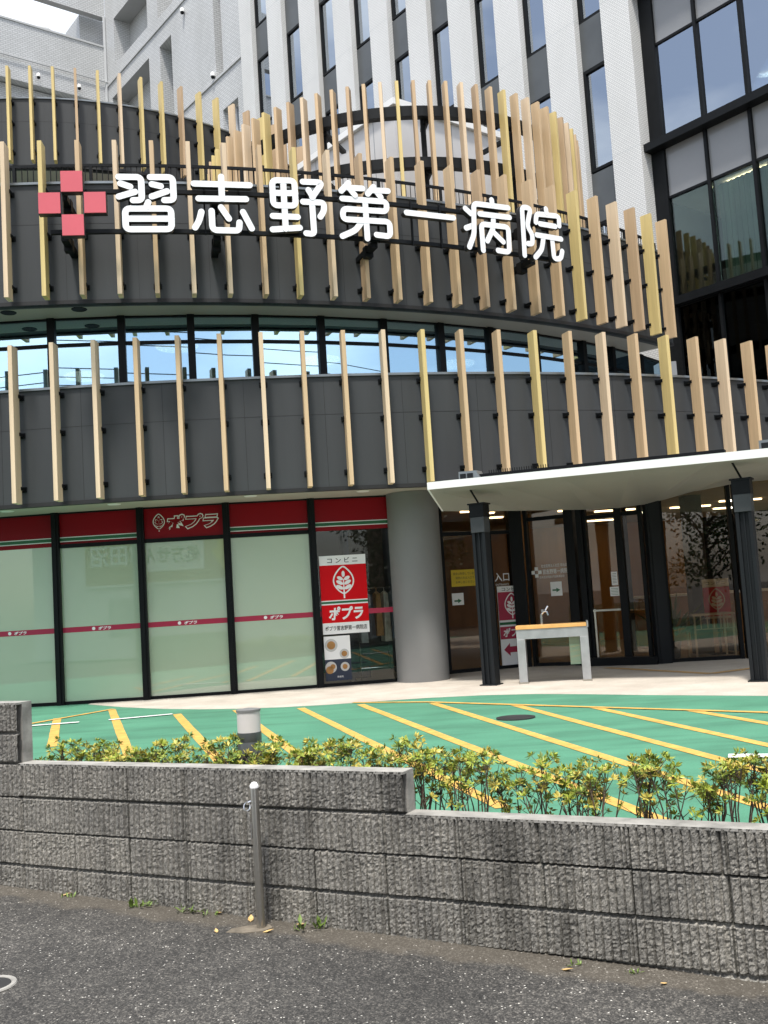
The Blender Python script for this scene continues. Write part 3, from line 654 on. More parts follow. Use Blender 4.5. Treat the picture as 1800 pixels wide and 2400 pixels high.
# ------------------------------------------------------------------ roof screen
def build_drum():
    root = tag(empty('fin_screen', (CD[0], CD[1], 7.25)), 'round roof screen of tall wood fins on two dark steel rings', 'roof screen')
    zb, h = 7.3, 3.2; base = fin_mesh(h, .062, .17); mats = {}
    for k in range(84):
        a = -72.2+4.285*k
        col = 'fin_gold' if k in (1, 2, 8, 17, 24, 29, 32, 36, 79, 80, 82) else ('fin_light' if k % 5 == 1 else ('fin_brown' if k % 4 == 2 else 'fin_tan'))
        if col not in mats: me = base.copy(); me.materials.append(MAT[col]); mats[col] = me
        o = bpy.data.objects.new('fin', mats[col]); C.objects.link(o); o.parent = root
        x, y = pol(CD, RD-.17, a); o.location = (x-CD[0], y-CD[1], zb-7.25); o.rotation_euler = (0, 0, R(a))
    for z in (8.98, 9.94, 7.5):
        mb = MB(); mb.arc(CD, RD-.36, RD-.20, 0, 360, z, z+.19, 96)
        for k in range(12):
            a = 30*k+8; f, L = chord(CD, RD-.36, a, a+1.5); f.box(mb, 0, L, z-.06, z, -.9 if k % 2 else -.35, .0)
        mb.build('ring', 'dark', root)
    mb = MB()
    for k in range(12):
        x, y = pol(CD, RD-.45, 30*k+8); mb.tube([(x, y, 7.25), (x, y, 10.1)], .05)
    mb.each('post', 'dark', root)
    # white plant room inside the ring
    b = tag(empty('plant_room', (.68, 18.4, 7.25)), 'white rooftop plant box with flat roof inside the fin screen', 'roof plant'); b.rotation_euler = (0, 0, R(-52.3)); WORLD[b.name] = Vector()
    mb = MB(); mb.box(-3.4, 0, 0, 2.9, 0, 3.45); mb.build('wall', 'white_panel', b)
    mb = MB(); mb.box(-3.48, .08, -.08, 2.98, 3.45, 3.58); mb.build('roof_edge', 'white_paint', b)
    mb = MB()
    for x in (-2.72,-2.04,-1.36,-.68): mb.box(x-.006, x+.006, -.004, 0, 0, 3.45)
    for y in (.72,1.45,2.17): mb.box(0, .004, y-.006, y+.006, 0, 3.45)
    mb.build('panel_joint', 'coping', b)

# ------------------------------------------------------------------ terrace rail
def build_rail():
    root = tag(empty('terrace_railing', (0, 15, 7.25)), 'thin black guard railing along the terrace above the big letters', 'railing')
    r = RB-.42; mb = MB(); mb.arc(CB, r-.02, r+.02, -14, 46, 7.99, 8.03, 90); mb.arc(CB, r-.012, r+.012, -14, 46, 7.66, 7.69, 90); mb.each('rail', 'black', root)
    mb = MB()
    for k in range(200):
        x, y = pol(CB, r, -14+.3*k); mb.box(x-.006, x+.006, y-.006, y+.006, 7.68, 8.0)
    struct(mb.build('bars', 'black', root), 'stuff')
    mb = MB()
    for k in range(16):
        x, y = pol(CB, r, -13+4*k); mb.box(x-.022, x+.022, y-.022, y+.022, 7.24, 8.0)
    mb.each('post', 'black', root)

# ------------------------------------------------------------------ big sign
LETTERS={'習':(10.06,[[(-.359,.369),(-.06,.369),(-.061,.044),(-.179,.04)],[(-.338,.278),(-.211,.232)],[(-.366,.092),(-.149,.161)],[(.06,.373),(.365,.375),(.366,.051),(.239,.047)],[(.081,.274),(.198,.246)],[(.074,.1),(.279,.176)],[(.021,.018),(-.006,-.048)],['c',(-.29,-.072),(.323,-.068),(.321,-.359),(-.291,-.363)],[(-.289,-.214),(.325,-.211)]]),
'志':(13.46,[[(-.002,.401),(-.004,.092)],[(-.379,.29),(.389,.294)],[(-.325,.079),(.329,.091)],[(-.294,-.109),(-.331,-.241),(-.389,-.335)],[(-.154,-.092),(-.154,-.365),(.212,-.364),(.222,-.247)],[(-.022,-.035),(.079,-.195)],[(.279,-.092),(.389,-.327)]]),
'野':(16.99,[['c',(-.356,.384),(-.038,.397),(-.035,.029),(-.358,.018)],[(-.198,.387),(-.198,-.315)],[(-.36,.2),(-.03,.214)],[(-.372,-.135),(-.014,-.132)],[(-.383,-.331),(.007,-.287)],[(.087,.393),(.376,.401),(.212,.171)],[(.164,.277),(.224,.172)],[(.076,.1),(.383,.103),(.372,-.025),(.316,-.107)],[(.207,.086),(.212,-.366),(.098,-.36)]]),
'第':(20.3,[[(-.235,.419),(-.354,.293)],[(-.251,.35),(-.026,.357)],[(-.215,.328),(-.146,.248)],[(.148,.397),(.052,.283)],[(.126,.345),(.37,.355)],[(.194,.326),(.254,.251)],[(-.342,.184),(.34,.191),(.33,.044),(-.339,.034),(-.349,-.122),(.367,-.108),(.365,-.332),(.152,-.319)],[(.007,.18),(.008,-.385)],[(-.057,-.132),(-.166,-.274),(-.37,-.373)]]),
'一':(23.71,[[(-.388,.051),(.388,.048)]]),
'病':(27.04,[[(.091,.414),(.095,.347)],[(.386,.327),(-.24,.317),(-.271,-.169),(-.371,-.377)],[(-.396,.22),(-.3,.149)],[(-.403,-.085),(-.269,-.029)],[(-.14,.168),(.403,.178)],[(-.122,-.401),(-.125,.012),(.368,.018),(.356,-.382),(.148,-.375)],[(.107,.157),(.091,-.029),(-.033,-.242)],[(.095,-.095),(.258,-.226)]]),
'院':(30.44,[[(-.39,-.401),(-.372,.381),(-.201,.38),(-.297,.085),(-.201,-.056),(-.221,-.194),(-.304,-.205)],[(.113,.418),(.118,.358)],[(-.113,.17),(-.089,.31),(.373,.336),(.362,.177)],[(-.03,.156),(.282,.157)],[(-.112,-.035),(.384,-.037)],[(.023,-.06),(-.029,-.264),(-.168,-.4)],[(.202,-.053),(.21,-.383),(.35,-.365),(.39,-.235)]])}
def build_sign():
    Rl = RB+.90
    root = tag(empty('hospital_sign', (*pol(CB, Rl, 18), 6.4)), 'large white Japanese letters with a red checkered cross on black rails', 'sign')
    def plane(a):
        p = pol(CB, Rl, a); return Frame(p, (math.cos(R(a)), math.sin(R(a))))
    for chr_, (a, strokes) in LETTERS.items():
        f = plane(a); mb = MB()
        for i, st in enumerate(strokes):
            cl = st[0] == 'c'; pts = [(x, z+6.88) for x, z in (st[1:] if cl else st)]
            stroke(mb, f, pts, .087, -.10, -.002*i, cl, .07)
        mb.build('letter', ['letter_white', 'letter_side'], root)
    mb = MB(); f = plane(6.8)
    for x, z in ((0,.30),(-.30,0),(.30,0),(0,-.31)):
        m2 = MB(); zc = 6.893+z; f.box(m2, x-.143, x+.143, zc-.145, zc+.145, -.02, 0); o = m2.build('emblem_square', 'sign_red_soft', root)
        m2 = MB(); f.box(m2, x-.149, x+.149, zc-.151, zc+.151, -.12, -.02); m2.build('case', 'letter_side', o)
    f.box(mb, -.15, -.135, 6.74, 7.04, -.12, -.03); f.box(mb, .135, .15, 6.74, 7.04, -.12, -.03); mb.each('emblem_frame', 'letter_side', root)
    for z in (6.55, 7.115):
        mb = MB(); mb.arc(CB, RB+.68, RB+.74, 5.7, 31.9, z-.025, z+.03, 60); mb.build('rail', 'black', root)
    mb = MB()
    for chr_, (a, strokes) in LETTERS.items():
        for da in (-.8, .8):
            f = plane(a+da); f.box(mb, -.012, .012, 6.50, 7.2, -.17, -.135)
    mb.each('strut', 'black', root)
    for a in (6.3, 13.2, 20.9, 30.2):
        for z in (6.50, 7.07):
            f = plane(a); mb = MB(); f.box(mb, -.05, .05, z-.06, z+.02, -.90, -.20); f.box(mb, -.06, .06, z-.12, z+.05, -.55, -.42); mb.build('bracket', 'black', root)

# ------------------------------------------------------------------ canopy
def build_canopy():
    root = tag(empty('entrance_canopy', (1.36, 14.26, 0)), 'flat white entrance canopy on two black steel posts', 'canopy')
    Fp, Ft = [(.67,14.30,2.825),(4.68,12.03,2.715),(7.5,10.43,2.64)], 0
    Bk = [(.90,15.06,2.57),(2.07,15.37,2.53),(3.22,15.74,2.51),(3.75,15.93,2.52),(4.25,16.13,2.57),(4.61,16.28,2.64),(5.07,16.48,2.74),(5.85,16.85,2.85),(6.7,17.3,2.88)]
    Fs = [Vector(Fp[0]).lerp(Vector(Fp[2]), min(1, k/(len(Bk)-1)*1.0)) for k in range(len(Bk))]
    # keep the back edge clear of the lobby glass: pull it forward onto the line just inside the soffit
    Bs = [Vector((x, min(y, 36.96-math.sqrt(22.45**2-(x+4.25)**2)), z)) for x, y, z in Bk]
    mb = MB()
    for i in range(len(Bk)-1):
        p, q, r_, s_ = Fs[i], Fs[i+1], Bs[i+1], Bs[i]; u = Vector((0, 0, .06))
        mb.hexa([p, q, r_, s_, p+u, q+u, Vector((r_.x, r_.y, max(r_.z+.02, 2.70))), Vector((s_.x, s_.y, max(s_.z+.02, 2.70)))])
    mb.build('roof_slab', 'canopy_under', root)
    n = Vector((-.4937, -.8696, 0)); mb = MB(); a, b = Vector(Fp[0]), Vector(Fp[2]); z = Vector((0, 0, 1))
    mb.hexa([a+n*.03, b+n*.03, b, a, a+n*.03+z*.105, b+n*.03+z*.105, b+z*.105, a+z*.105])
    c = Bs[0]; sd_ = Vector((-.87, .49, 0))*.03
    mb.hexa([a, c, c+sd_, a+sd_, a+z*.105, c+z*.09, c+sd_+z*.09, a+sd_+z*.105]); mb.build('edge_trim', 'white_paint', root)
    # gutter and two lifting lugs on the roof
    mb = MB(); e = (b-a).normalized(); g = a+e*.55-n*.06+z*.105
    mb.hexa([g, g+e*3.55, g+e*3.55-n*.12, g-n*.12, g+z*.055, g+e*3.55+z*.055, g+e*3.55-n*.12+z*.055, g-n*.12+z*.055])
    for k in range(26): q = g+e*(.35+.035*k)+z*.055-n*.06; mb.tube([q, q+z*.05], .006, 5)
    mb.build('gutter', 'black', root)
    for t in (.50, 4.55):
        q = a+e*t+n*.0+z*.105; mb = MB()
        for o in (0, .11): mb.hexa([q+e*o, q+e*(o+.08), q+e*(o+.08)-n*.18, q+e*o-n*.18, q+e*o+z*.075, q+e*(o+.08)+z*.075, q+e*(o+.08)-n*.18+z*.075, q+e*o-n*.18+z*.075])
        mb.build('lug', 'dark', root)
        mb = MB(); mb.hexa([q-e*.03-n*.02, q+e*.30-n*.02, q+e*.30-n*.22, q-e*.03-n*.22, q-e*.03-n*.02+z*.11, q+e*.24-n*.02+z*.11, q+e*.24-n*.22+z*.11, q-e*.03-n*.22+z*.11]); mb.build('lug_cover', 'coping', root)
    for x, y, zt in ((1.36,14.26,2.58),(4.50,12.48,2.52)):
        fr = Frame((x, y), (.8696, -.4937)); c_ = empty('post', parent=root)
        mb = MB(); fr.box(mb, -.10, -.055, 0, zt-.02, -.09, .09); fr.box(mb, .055, .10, 0, zt-.02, -.09, .09); fr.box(mb, -.055, .055, 0, zt-.02, -.05, .05); fr.box(mb, -.01, .01, 0, zt-.02, .05, .075)
        mb.build('shaft', 'dark', c_, bevel=.004)
        mb = MB(); fr.box(mb, -.13, .13, zt-.02, zt, -.12, .12); fr.box(mb, -.11, .11, zt-.20, zt-.02, -.105, .105); mb.build('cap', 'black', c_)
        mb = MB(); fr.box(mb, -.105, .105, zt-.42, zt-.20, -.10, .10); mb.build('sleeve', 'fascia', c_, bevel=.004)
        mb = MB(); mb.tube([fr.pt(.0, zt, 0), fr.pt(-.10, zt+.27, .12)], .014); mb.build('rod', 'black', c_)
        mb = MB(); fr.box(mb, -.13, .13, 0.004, .02, -.12, .12); mb.build('base_plate', 'dark', c_)

# ------------------------------------------------------------------ wash stand and entrance signs
def build_stand():
    fr = Frame((1.74, 14.10), (.985, -.17)); root = tag(empty('wash_stand', (2.2, 14.0, 0)), 'grey metal wash stand with orange wood edge and chrome tap', 'wash stand')
    for x in (0, .87):
        mb = MB(); fr.box(mb, x, x+.115, .004, .62, -.40, 0); mb.build('leg', 'stand_grey', root, bevel=.004)
        mb = MB(); fr.box(mb, x-.01, x+.125, .004, .03, -.41, .01); mb.build('foot', 'steel', root)
    mb = MB(); fr.box(mb, 0, .985, .62, .755, -.40, 0); mb.build('apron', 'stand_grey', root, bevel=.004)
    mb = MB(); fr.box(mb, -.005, .97, .757, .805, -.41, .012); mb.build('worktop', 'stand_top', root, bevel=.003)
    mb = MB(); fr.box(mb, .975, .995, .745, .83, -.42, .012); mb.build('splash_plate', 'stand_grey', root)
    mb = MB(); p = lambda x, z, d: fr.pt(x, z, d)
    mb.tube([p(.36,.805,-.2), p(.36,.95,-.2)], .019, 10); mb.tube([p(.36,.94,-.2), p(.40,.985,-.2), p(.44,.985,-.2), p(.455,.93,-.2)], .014, 10); mb.tube([p(.38,.98,-.2), p(.38,1.015,-.2)], .020, 10); mb.tube([p(.42,1.0,-.2), p(.46,1.06,-.2)], .013, 8)
    mb.build('tap', 'steel_bright', root, smooth=True)
    mb = MB(); fr.box(mb, .72, .99, .21, .60, -.46, -.445); mb.build('splash_sheet', 'frost', root)
def build_entrance_signs():
    f0 = Frame(G[0], (G[1][0]-G[0][0], G[1][1]-G[0][1])); f1 = Frame(G[1], (G[2][0]-G[1][0], G[2][1]-G[1][1])); f2 = Frame(G[2], (G[3][0]-G[2][0], G[3][1]-G[2][1]))
    # yellow notice
    r = tag(empty('yellow_notice', (*f0.pt(.5, 0).xy, 1.5)), 'yellow printed notice on the glass right of the grey column', 'notice')
    mb = MB(); f0.box(mb, .28, .80, 1.44, 1.72, .002, .004); mb.build('sheet', 'yellow_paper', r)
    mb = MB()
    for k, s in enumerate(['面会は制限しています', '発熱の方は入口で', 'お申し出ください']): text(mb, f0, s, .54, 1.655-.072*k, .045, .0055, .44 if k == 0 else .36)
    mb.build('lettering', 'sign_ink', r)
    r = tag(empty('arrow_notice', (*f0.pt(.35, 0).xy, 1.1)), 'small white notice with green arrow under the yellow notice', 'notice')
    mb = MB(); f0.box(mb, .27, .49, 1.13, 1.33, .002, .004); mb.build('sheet', 'sign_white', r)
    def arrow(mb, f, x, z, s, d, sg=1): f.poly(mb, [(x-sg*s,z-s*.2),(x,z-s*.2),(x,z-s*.55),(x+sg*s,z),(x,z+s*.55),(x,z+s*.2),(x-sg*s,z+s*.2)][::sg], d, .0006)
    mb = MB(); arrow(mb, f0, .38, 1.20, .07, .0046); mb.build('arrow', 'green_ink', r)
    # entrance words on the glass
    r = tag(empty('entrance_lettering', (*f0.pt(1.3, 0).xy, 1.3)), 'white entrance lettering with arrow on the glass beside the post', 'lettering')
    mb = MB(); text(mb, f0, '入口', 1.26, 1.56, .15, .004, .29, .015); text(mb, f0, 'ENTRANCE', 1.26, 1.43, .035, .004, .26)
    f0.box(mb, 1.46, 1.70, 1.545, 1.567, .004, .006)
    stroke(mb, f0, [(1.60,1.66),(1.71,1.556),(1.60,1.45)], .024, .002, .0065, rad=.005, mi_side=0); mb.build('letters', 'sign_white', r)
    # second shop panel, free standing behind the glass line
    r = tag(empty('direction_sign', (*f0.pt(1.4, 0, .05).xy, .2)), 'narrow red shop panel with left arrow behind the wash stand', 'sign')
    x0, x1 = 1.13, 1.66
    mb = MB(); f0.box(mb, x0, x1, .06, 1.40, .02, .04); mb.build('board', 'sign_white', r)
    mb = MB(); f0.box(mb, x0, x1, .82, 1.30, .04, .042); f0.box(mb, x0, x1, .50, .71, .04, .042); mb.each('red_field', 'strip_red', r)
    mb = MB(); f0.box(mb, x0, x1, .74, .785, .04, .042); mb.build('stripe', 'green_stripe', r)
    mb = MB(); leaf_logo(mb, f0, (x0+x1)/2, 1.06, .43, .0435); mb.build('leaf_emblem', 'sign_white', r); mb = MB(); text(mb, f0, 'ポプラ', (x0+x1)/2, .61, .15, .0435, .42, .03, .12); mb.build('lettering', 'sign_white', r)
    mb = MB(); text(mb, f0, 'コンビニ', (x0+x1)/2, 1.35, .06, .042, .36, .01); mb.build('lettering', 'sign_ink', r)
    mb = MB(); f0.poly(mb, [(1.48,.27),(1.48,.37),(1.30,.37),(1.30,.43),(1.18,.32),(1.30,.21),(1.30,.27)], .041, .001); mb.build('arrow', 'strip_red', r)
    # name on the second pane
    r = tag(empty('name_lettering', (*f1.pt(.5, 0).xy, 1.5)), 'small white hospital name and cross on the door glass', 'lettering')
    mb = MB()
    for dx, dz in ((0,.06),(0,-.06),(-.06,0),(.06,0)): f1.box(mb, .31+dx-.03, .31+dx+.03, 1.60+dz-.03, 1.60+dz+.03, .002, .004)
    text(mb, f1, '社会医療法人社団 菊田会', .63, 1.70, .055, .004, .46); text(mb, f1, '習志野第一病院', .64, 1.60, .085, .004, .44, .01); text(mb, f1, '日本医療機能評価機構認定', .58, 1.51, .04, .004, .44); mb.build('letters', 'sign_white', r)
    r = tag(empty('framed_notice', (*f1.pt(.6, 0).xy, 1.2)), 'square white notice with green arrow under the hospital name', 'notice')
    mb = MB(); f1.box(mb, .54, .74, 1.18, 1.42, .002, .005); mb.build('sheet', 'sign_white', r)
    mb = MB(); arrow(mb, f1, .64, 1.28, .07, .0056); mb.build('arrow', 'green_ink', r)
    r = tag(empty('door_notice', (*f1.pt(1.6, 0).xy, 1.1)), 'tall white notice on the sliding door glass, upper of two', 'notice')
    mb = MB(); f1.box(mb, 1.60, 1.70, 1.30, 1.52, .002, .005); mb.build('sheet', 'sign_white', r)
    mb = MB(); [f1.box(mb, 1.615, 1.685, 1.485-.025*k, 1.491-.025*k, .005, .0056) for k in range(7)]; mb.build('print', 'sign_ink', r)
    r = tag(empty('door_notice', (*f1.pt(1.6, 0).xy, 1.0)), 'wide white notice on the sliding door glass, lower of two', 'notice')
    mb = MB(); f1.box(mb, 1.56, 1.71, 1.12, 1.27, .002, .005); mb.build('sheet', 'sign_white', r)
    mb = MB(); [f1.box(mb, 1.575, 1.695, 1.24-.025*k, 1.246-.025*k, .005, .0056) for k in range(5)]; mb.build('print', 'green_ink', r)
    # lobby furniture seen through the right glass
    def table(x, y, label):
        t = tag(empty('side_table', (x, y, 0)), label, 'table'); mb = MB(); mb.box(x-.35, x+.35, y-.25, y+.25, .70, .73); mb.build('table_top', 'sign_white', t)
        mb = MB()
        for k in range(7): mb.box(x-.33+.11*k-.008, x-.33+.11*k+.008, y-.25, y-.235, .48, .70)
        mb.box(x-.34, x+.34, y-.25, y-.235, .47, .485); mb.build('lattice', 'sign_white', t)
        for sx in (-.32, .32):
            for sy in (-.22, .22): mb = MB(); mb.box(x+sx-.014, x+sx+.014, y+sy-.014, y+sy+.014, .012, .70); mb.build('leg', 'sign_white', t)
    table(5.35, 16.95, 'white lattice side table behind the right lobby glass')
    fs = Frame((5.40, 17.35), (1, 0)); q = tag(empty('lobby_sign', (5.63, 17.35, .012)), 'small red leaf panel on a stand inside the right lobby glass', 'sign')
    mb = MB(); fs.box(mb, 0, .46, .62, 1.30, 0, .02); mb.build('board', 'sign_white', q); mb = MB(); fs.box(mb, .0, .46, .66, 1.16, .02, .022); mb.build('red_field', 'red', q)
    mb = MB(); leaf_logo(mb, fs, .23, .92, .42, .0235); mb.build('leaf_emblem', 'sign_white', q); mb = MB(); text(mb, fs, 'コンビニ', .23, 1.23, .06, .022, .34, .01); mb.build('lettering', 'sign_ink', q)
    mb = MB(); fs.box(mb, .21, .25, .03, .62, -.02, .01); mb.build('stem', 'black', q); mb = MB(); fs.box(mb, .05, .41, .012, .03, -.15, .15); mb.build('foot', 'black', q)
    s = tag(empty('waiting_sofa', (6.3, 18, 0)), 'tan waiting sofa inside the lobby right of the white table', 'sofa')
    mb = MB(); mb.box(5.95, 7.2, 17.6, 18.2, .15, .42); mb.build('seat', 'cloth2', s, bevel=.04); mb = MB(); mb.box(5.95, 7.2, 18.2, 18.38, .15, .85); mb.build('backrest', 'cloth2', s, bevel=.04)
    for x in (6.05, 7.1):
        mb = MB(); mb.box(x-.03, x+.03, 17.7, 18.3, .012, .15); mb.build('leg', 'black', s)
    p = tag(empty('potted_plant', (4.75, 17.1, 0)), 'dark potted plant behind the glass beside the stout post', 'plant')
    mb = MB(); mb.lathe((4.75,17.1,.012), [(.10,0),(.14,.28),(.13,.28)], 20); mb.build('pot', 'navy', p, smooth=True)
    mb = MB()
    for k in range(70):
        a, e, l = random.uniform(0, 6.28), random.uniform(.5, 1.5), random.uniform(.35, .95); b0 = Vector((4.75, 17.1, .28)); d = Vector((math.cos(a)*math.cos(e), math.sin(a)*math.cos(e), math.sin(e))); t = d.cross(Vector((0, 0, 1))).normalized()*.035
        q = b0+d*l; mb.add([b0+d*l*.4, b0+d*l*.7+t, q-Vector((0,0,.06)), b0+d*l*.7-t], [(0,1,2,3)])
    mb.build('leaves', 'leaf_c', p)
    d = tag(empty('reception_desk', (5.6, 20.4, 0)), 'wooden reception desk at the back of the lobby', 'desk')
    mb = MB(); mb.box(4.9, 8.2, 20.1, 20.6, .012, 1.0); mb.build('body', 'wood', d); mb = MB(); mb.box(4.85, 8.25, 20.05, 20.65, 1.0, 1.05); mb.build('counter_top', 'sign_white', d)
# ------------------------------------------------------------------ tower and old wing (local frame: x along the front, y inwards)
def tframe(name, label, cat):
    r = tag(empty(name, (7.17, 24.0, 0)), label, cat); r.rotation_euler = (0, 0, math.atan2(-.7914, .6113)); WORLD[r.name] = Vector(); return r
def build_tower():
    T = tframe('hospital_tower', 'tall hospital tower with white tiled piers and a black glazed right side', 'building')
    Lf = [1.16, 3.07, 4.97, 6.93, 8.88, 10.84, 12.9, 15.07, 17.31, 19.43]; Rg = [.26, 2.05, 4.01, 5.93, 7.9, 9.85, 11.88, 14.0, 16.26, 18.5]
    FL = [8.1, 12.3, 16.45, 20.65, 24.85, 29.0, 33.2]
    for l, r in zip(Lf, Rg):
        mb = MB(); mb.box(-l, -r, 0, .62, 6.5, 33.2); p = mb.build('pier', 'white_tile', T)
        mb = MB()
        for z in FL[1:]: mb.box(-l-.0015, -r+.0015, -.0015, .3, z-.01, z+.008)
        mb.build('floor_joint', 'grey_smooth', p)
    for i in range(9):
        x0, x1 = -Rg[i+1], -Lf[i]
        for j, z in enumerate(FL[:-1]):
            lo, hi = z-.05, z+2.72
            mb = MB(); mb.box(x0, x1, .20, .3, hi+.04, z+4.15-.05); mb.build('spandrel', 'spandrel', T)
            wn = empty('window', parent=T)
            mb = MB(); mb.box(x0+.09, x1-.03, .26, .275, lo+.08, hi-.05); mb.build('pane', 'tower_glass', wn)
            mb = MB(); mb.box(x0, x0+.09, .20, .32, lo, hi+.04); mb.box(x1-.03, x1, .20, .32, lo, hi+.04); mb.box(x0+.09, x1-.03, .20, .32, lo, lo+.08); mb.box(x0+.09, x1-.03, .20, .32, hi-.05, hi+.04)
            mb.build('frame', 'black', wn)
            if (i*3+j*2) % 5 != 1:
                mb = MB(); n = 10; e = x0+.15+(x1-x0-.25)*(.4+.12*((i+j) % 5)); vs = []
                for k in range(n+1): vs += [(x0+.15+(e-x0-.15)*k/n, .40+.03*(k % 2), lo), (x0+.15+(e-x0-.15)*k/n, .40+.03*(k % 2), hi)]
                mb.add(vs, [(2*k, 2*k+2, 2*k+3, 2*k+1) for k in range(n)]); mb.build('curtain', 'curtain', wn)
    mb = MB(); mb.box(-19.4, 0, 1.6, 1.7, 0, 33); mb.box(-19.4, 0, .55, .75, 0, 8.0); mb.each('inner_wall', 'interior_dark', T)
    mb = MB(); mb.box(-19.43, 9, 2, 12, 33.0, 33.4); mb.build('roof_slab', 'concrete_grey', T)
    # glazed right side
    X = [-.26, .10, 1.31, 2.51, 3.71, 4.91, 6.11, 7.31, 8.51]
    def row(z0, z1, mat, name, ths=.02):
        for a, b in zip(X[1:], X[2:]):
            wn = empty('glazed_bay', parent=T); mb = MB(); mb.box(a+.04, b-.04, .44, .44+ths, z0+.03, z1-.03); mb.build(name, mat, wn)
            mb = MB(); mb.box(a-.04 if a > .2 else a-.04, a+.04, .36, .52, z0, z1); mb.box(a+.04, b-.04, .40, .50, z1-.03, z1+.03); mb.build('frame', 'black', wn)
    for z in (8.2, 12.2, 16.4, 20.6, 24.8):
        row(z+.08, z+2.62, 'tower_glass' if z > 9 else 'low_glass', 'pane'); row(z+2.62, z+4.1, 'pale_panel', 'spandrel_panel')
    row(4.4, 8.05, 'dark_glass', 'pane'); row(0.0, 4.4, 'dark_glass', 'pane')
    mb = MB()
    for z in (12.08, 16.28, 20.48, 24.68): mb.box(-.30, 8.6, .10, .44, z, z+.20)
    mb.box(-.2, 8.6, .24, .44, 8.06, 8.26); mb.each('ledge', 'black', T)
    mb = MB(); mb.box(-.26, .06, .38, .55, 0, 33); mb.build('jamb_panel', 'black', T)
    # rooms behind the glass
    mb = MB()
    for z in (8.2, 12.2, 16.4, 20.6): mb.box(.0, 8.6, .6, 6, z-.1, z)
    mb.each('floor_slab', 'grey_smooth', T)
    cl = MB()
    for z in (10.8, 14.9): cl.box(.0, 8.6, .6, 6, z, z+.05)
    cl = cl.each('ceiling', 'lobby_ceil', T)[0]
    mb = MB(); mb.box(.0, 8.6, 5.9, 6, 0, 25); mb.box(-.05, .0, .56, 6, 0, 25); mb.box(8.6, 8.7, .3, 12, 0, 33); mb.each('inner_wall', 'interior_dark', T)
    for x, y in ((1.5,.8),(2.6,1.15),(4.0,1.0)):
        mb = MB(); mb.box(x, x+1.05, y, y+.05, 10.74, 10.79); mb.build('strip_lamp', 'lamp_lit', cl)
    mb = MB(); mb.lathe((.59,1.79,14.83), [(.02,0),(.10,0),(.10,.03)], 16); mb.build('downlight', 'lamp_lit', cl)
    mb = MB(); mb.arc((1.25,3.83), .62, .74, 0, 360, 14.80, 14.87, 40); mb.build('ring_lamp', 'lamp_lit', cl)
    mb = MB()
    for k in range(9): mb.box(1.45+.14*k, 1.52+.14*k, .58, .60, 8.4, 10.7)
    mb.box(1.4, 7.2, .60, .61, 8.3, 10.7); mb.each('blind', 'green_blind', T)

